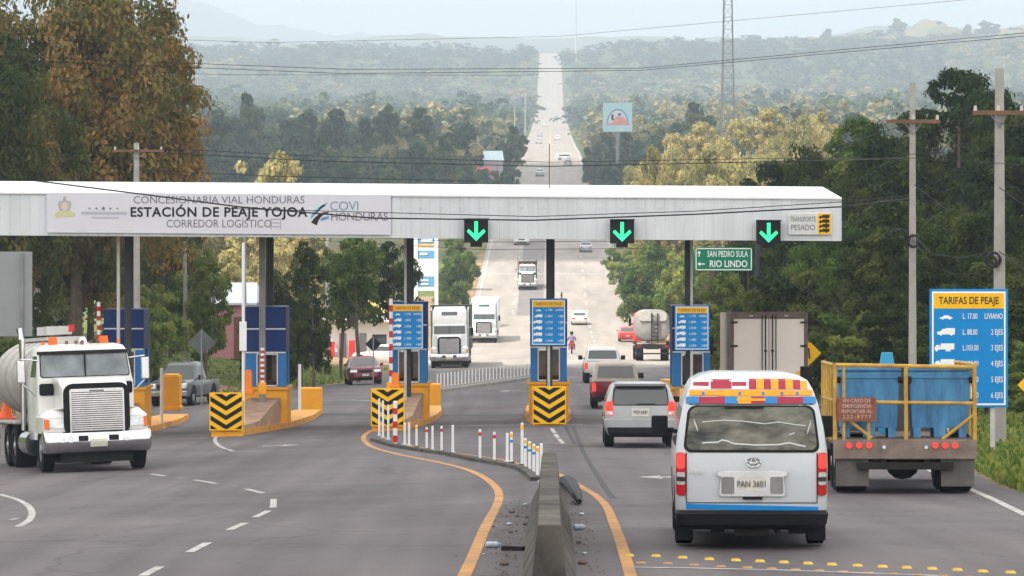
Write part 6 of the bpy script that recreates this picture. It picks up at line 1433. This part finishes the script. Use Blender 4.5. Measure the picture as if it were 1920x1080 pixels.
# grey back of a big sign, left edge
D = 98; X = wx(20, D); g0 = zg(X, D); t = thing('sign_back', 'grey back of a large square sign at the left frame edge', 'road sign', (X, D, g0)); MB().box(-.80, .565, 0, .04, wz(631, D)-g0, wz(472, D)-g0).build('panel', mat('bare_aluminium', (.26, .27, .28), .5, .3, var=.08, scale=.8), t, bevel=.01); b = MB().box(.27, .34, -.07, -.005, -.1, wz(474, D)-g0); b.build('post', m_grey, t)
def diamond(px, py, half, D, label, m, back=True, arrow_=False):
    X = wx(px, D); g0 = zg(X, D); z = wz(py, D)-g0; h = half*D/FPX; t = thing('warning_sign', label, 'road sign', (X, D, g0))
    MB().ext([(0, z-h), (h, z), (0, z+h), (-h, z)], 0, .03).build('panel', m, t); MB().box(-.03, .03, -.05 if back else .035, -.005 if back else .07, -.1, z+(h*.9)).build('post', m_grey, t)
    if arrow_:
        b = MB(); strip(b, [(-.12*h, z-h*.45), (-.12*h, z-.05*h), (-.22*h, z+.2*h), (-.2*h, z+.5*h)], .05*h+.02, .05*h+.02, -.006, 0); strip(b, [(.18*h, z-h*.4), (.12*h, z+.35*h)], .03, .03, -.006, 0); b.build('symbol', m_text, t)
diamond(378, 642, 26, 150, 'dark grey back of a diamond sign on the left verge', mat('tarnished_back', (.10, .11, .11), .7, var=.2))
diamond(700, 645, 15, 172, 'small black diamond sign above the dark red car', m_black)
diamond(1513, 662, 27, 131, 'yellow diamond sign half hidden behind the box truck', m_yel, back=False, arrow_=True)
diamond(1932, 722, 24, 84, 'yellow diamond sign cut by the right frame edge', m_yel, back=False)
# fuel price totem
D = 325; X = wx(799, D); g0 = zg(X, D); s = D/FPX; t = thing('fuel_price_totem', 'tall white and blue fuel price totem beside the third column', 'totem', (X, D, g0)); z1 = wz(425, D)-g0; hw = 22.5*s
b = MB().box(-hw, -hw+.3, -.2, .2, 0, z1); b.box(hw-.3, hw, -.2, .2, 0, z1); b.build('frame', m_white, t); Z = lambda y: wz(y, D)-g0
pn = MB(); mi_ = [m_white, mat('totem_blue', (.10, .28, .50), .5, var=.1), mat('totem_orange', (.75, .38, .15), .5, var=.1), mat('totem_pale', (.55, .68, .80), .5, var=.1)]
for y0, y1, mi in ((430, 444, 1), (446, 456, 1), (457, 463, 2), (464, 470, 3), (470, 484, 1), (485, 493, 0), (494, 518, 0), (519, 537, 1), (538, 545, 3)): pn.box(-hw+.3, hw-.3, -.1, .1, Z(y1), Z(y0), mi)
pn.box(-hw+.6, hw-.5, -.14, -.1, Z(453), Z(448), 0); pn.box(-hw+.5, .1, -.14, -.1, Z(478), Z(474), 0)
for y in (524, 531): pn.box(-hw+.5, .2, -.14, -.1, Z(y+3), Z(y), 0)
pn.build('price_panel', mi_, t)
# fuel station behind the dark red car
D = 262; x0, x1 = wx(612, D), wx(752, D); X = (x0+x1)/2; g0 = zg(X, D)-.1; t = thing('fuel_station', 'sunlit white fuel station with red panels behind the dark red car', 'building', (X, D, g0)); hw = (x1-x0)/2
b = MB(); b.box(-hw, hw, 0, 5, 0, 2.7); b.build('wall', m_white, t); MB().box(-hw-.3, hw+.3, -1.2, 5.2, 2.7, 3.0).build('roof', m_white, t)
for x in (-hw+.9, -.3): MB().box(x, x+.5, -.06, -.01, .1, 1.9).build('door', mat('grey_door', (.25, .25, .27), .5), t)
MB().box(.6, 1.6, -.06, -.01, .8, 1.8).build('window', m_win, t); MB().box(-hw+.1, -hw+.6, -.8, -.3, 0, 1.3).build('fuel_pump', m_red, t, bevel=.03); MB().box(-1.0, -.6, -.8, -.4, 0, 1.4).build('fuel_pump', m_red, t, bevel=.03)
D = 250; sedan('white parked car in front of the fuel station right side', MATS['paint_bright_white'], 722, 245, 60, name='parked_car')
D = 290; X = wx(715, D); g0 = zg(X, D); t = thing('price_board', 'yellow and white board above the fuel station', 'sign', (X, D, g0)); MB().box(-1.1, 1.1, 0, .12, 2.6, 4.2).build('panel', mat('pale_yellow', (.70, .58, .22), .6, var=.15), t); b = MB().box(-.9, -.8, .12, .2, 0, 4); b.box(.8, .9, .12, .2, 0, 4); b.build('post', m_grey, t)
# house with white roof, left
def house(px0, px1, ytop, yeave, ybase, D, label, mw, mr, name='house', dep=7):
    x0, x1 = wx(px0, D), wx(px1, D); X = (x0+x1)/2; hw = (x1-x0)/2; zb = min(wz(ybase, D), zg(X, D)); t = thing(name, label, 'house', (X, D, zb)); ze, zt = wz(yeave, D)-zb, wz(ytop, D)-zb
    MB().ext([(-hw*.9, 0), (hw*.9, 0), (hw*.9, ze), (-hw*.9, ze)], 0.3, dep).build('wall', mw, t)
    b = MB(); b.add([(-hw, 0, ze), (hw, 0, ze), (hw*.86, dep*.5, zt), (-hw*1.0, dep*.5, zt), (hw, dep, ze), (-hw, dep, ze), (-hw, 0, ze-.12), (hw, 0, ze-.12)], [(0, 1, 2, 3), (3, 2, 4, 5), (6, 7, 1, 0), (1, 4, 2), (0, 3, 5)]); b.build('roof', mr, t)
    w_ = MB().box(-hw*.5, -hw*.1, .26, .29, ze*.35, ze*.75); w_.build('window', m_win, t); MB().box(hw*.2, hw*.5, .26, .29, 0, ze*.75).build('door', mat('brown_door', (.16, .08, .05), .7), t)
house(372, 482, 531, 568, 640, 214, 'pink walled house with a pale metal roof among the left trees', mat('pink_wall', (.50, .22, .26), .8, var=.1), mat('pale_metal_roof', (.60, .64, .72), .5, var=.06))
house(905, 945, 282, 300, 345, 720, 'small far house with a pale blue gable left of the highway', mat('mauve_wall', (.45, .40, .44), .8), mat('pale_blue_roof', (.50, .62, .66), .6))
house(893, 925, 312, 326, 350, 700, 'far reddish roofed house just above the canopy', mat('mauve_wall', (.4, .3, .3), .8), mat('dull_red_roof', (.34, .10, .09), .8))
house(20, 112, 487, 505, 560, 185, 'white roofed shed glimpsed between the dark trees at the far left', m_ltgrey, m_white)
# big bus-like truck crossing far away
D = 930; t = thing('bus', 'white bus crossing the far shaded road above the canopy', 'bus'); MB().box(-1.2, 1.2, -1.9, 1.9, .5, 1.8).build('body', m_white, t, bevel=.15); MB().box(-1.22, 1.22, -1.5, 1.5, 1.1, 1.5).build('window', m_win, t)
for s in (-1, 1):
    for y in (-1.2, 1.2): wheel(t, s*1.05, y, .45, .3)
place(t, 1058, 1000, 90)
# ---------------------------------------------------------------- grass tufts on the verges
def grass():
    rng = np.random.default_rng(31); P_ = []
    def scatter(n, d0, d1, o0, o1, side):
        D = rng.uniform(d0, d1, n); o = o0 + (o1-o0) * rng.uniform(0, 1, n) ** 1.6
        for d, q in zip(D, o):
            e = float(XR(d) if side > 0 else XL(d)); x = e + side * q; P_.append((x, d, zg(x, d)))
    scatter(16000, 60, 118, .15, 9, 1); scatter(5000, 140, 235, .3, 12, -1); scatter(3500, 118, 235, .3, 8, 1); scatter(2500, 240, 430, 6, 22, -1); scatter(2500, 240, 430, 6, 22, 1)
    P = np.array(P_); n = len(P); h = rng.uniform(.05, .19, (n, 1)) * np.where(P[:, 1:2] > 235, 1.8, 1.0); w_ = h * .35
    a = rng.uniform(0, 6.28, n); r = np.stack([np.cos(a), np.sin(a), np.zeros(n)], 1); lean = np.stack([rng.normal(0, .3, n), rng.normal(0, .3, n), np.ones(n)], 1)
    V = np.stack([P - r*w_ - [0, 0, .03], P + r*w_ - [0, 0, .03], P + r*w_*.5 + lean*h, P - r*w_*.4 + lean*h*.8], 1).reshape(-1, 3)
    o = npmesh('grass', V, np.arange(4*n).reshape(n, 4), [LM['green']], tone=rng.uniform(.2, 1, n)); struct(o, 'stuff'); o['label'] = 'green grass growing on the road verges'
grass()
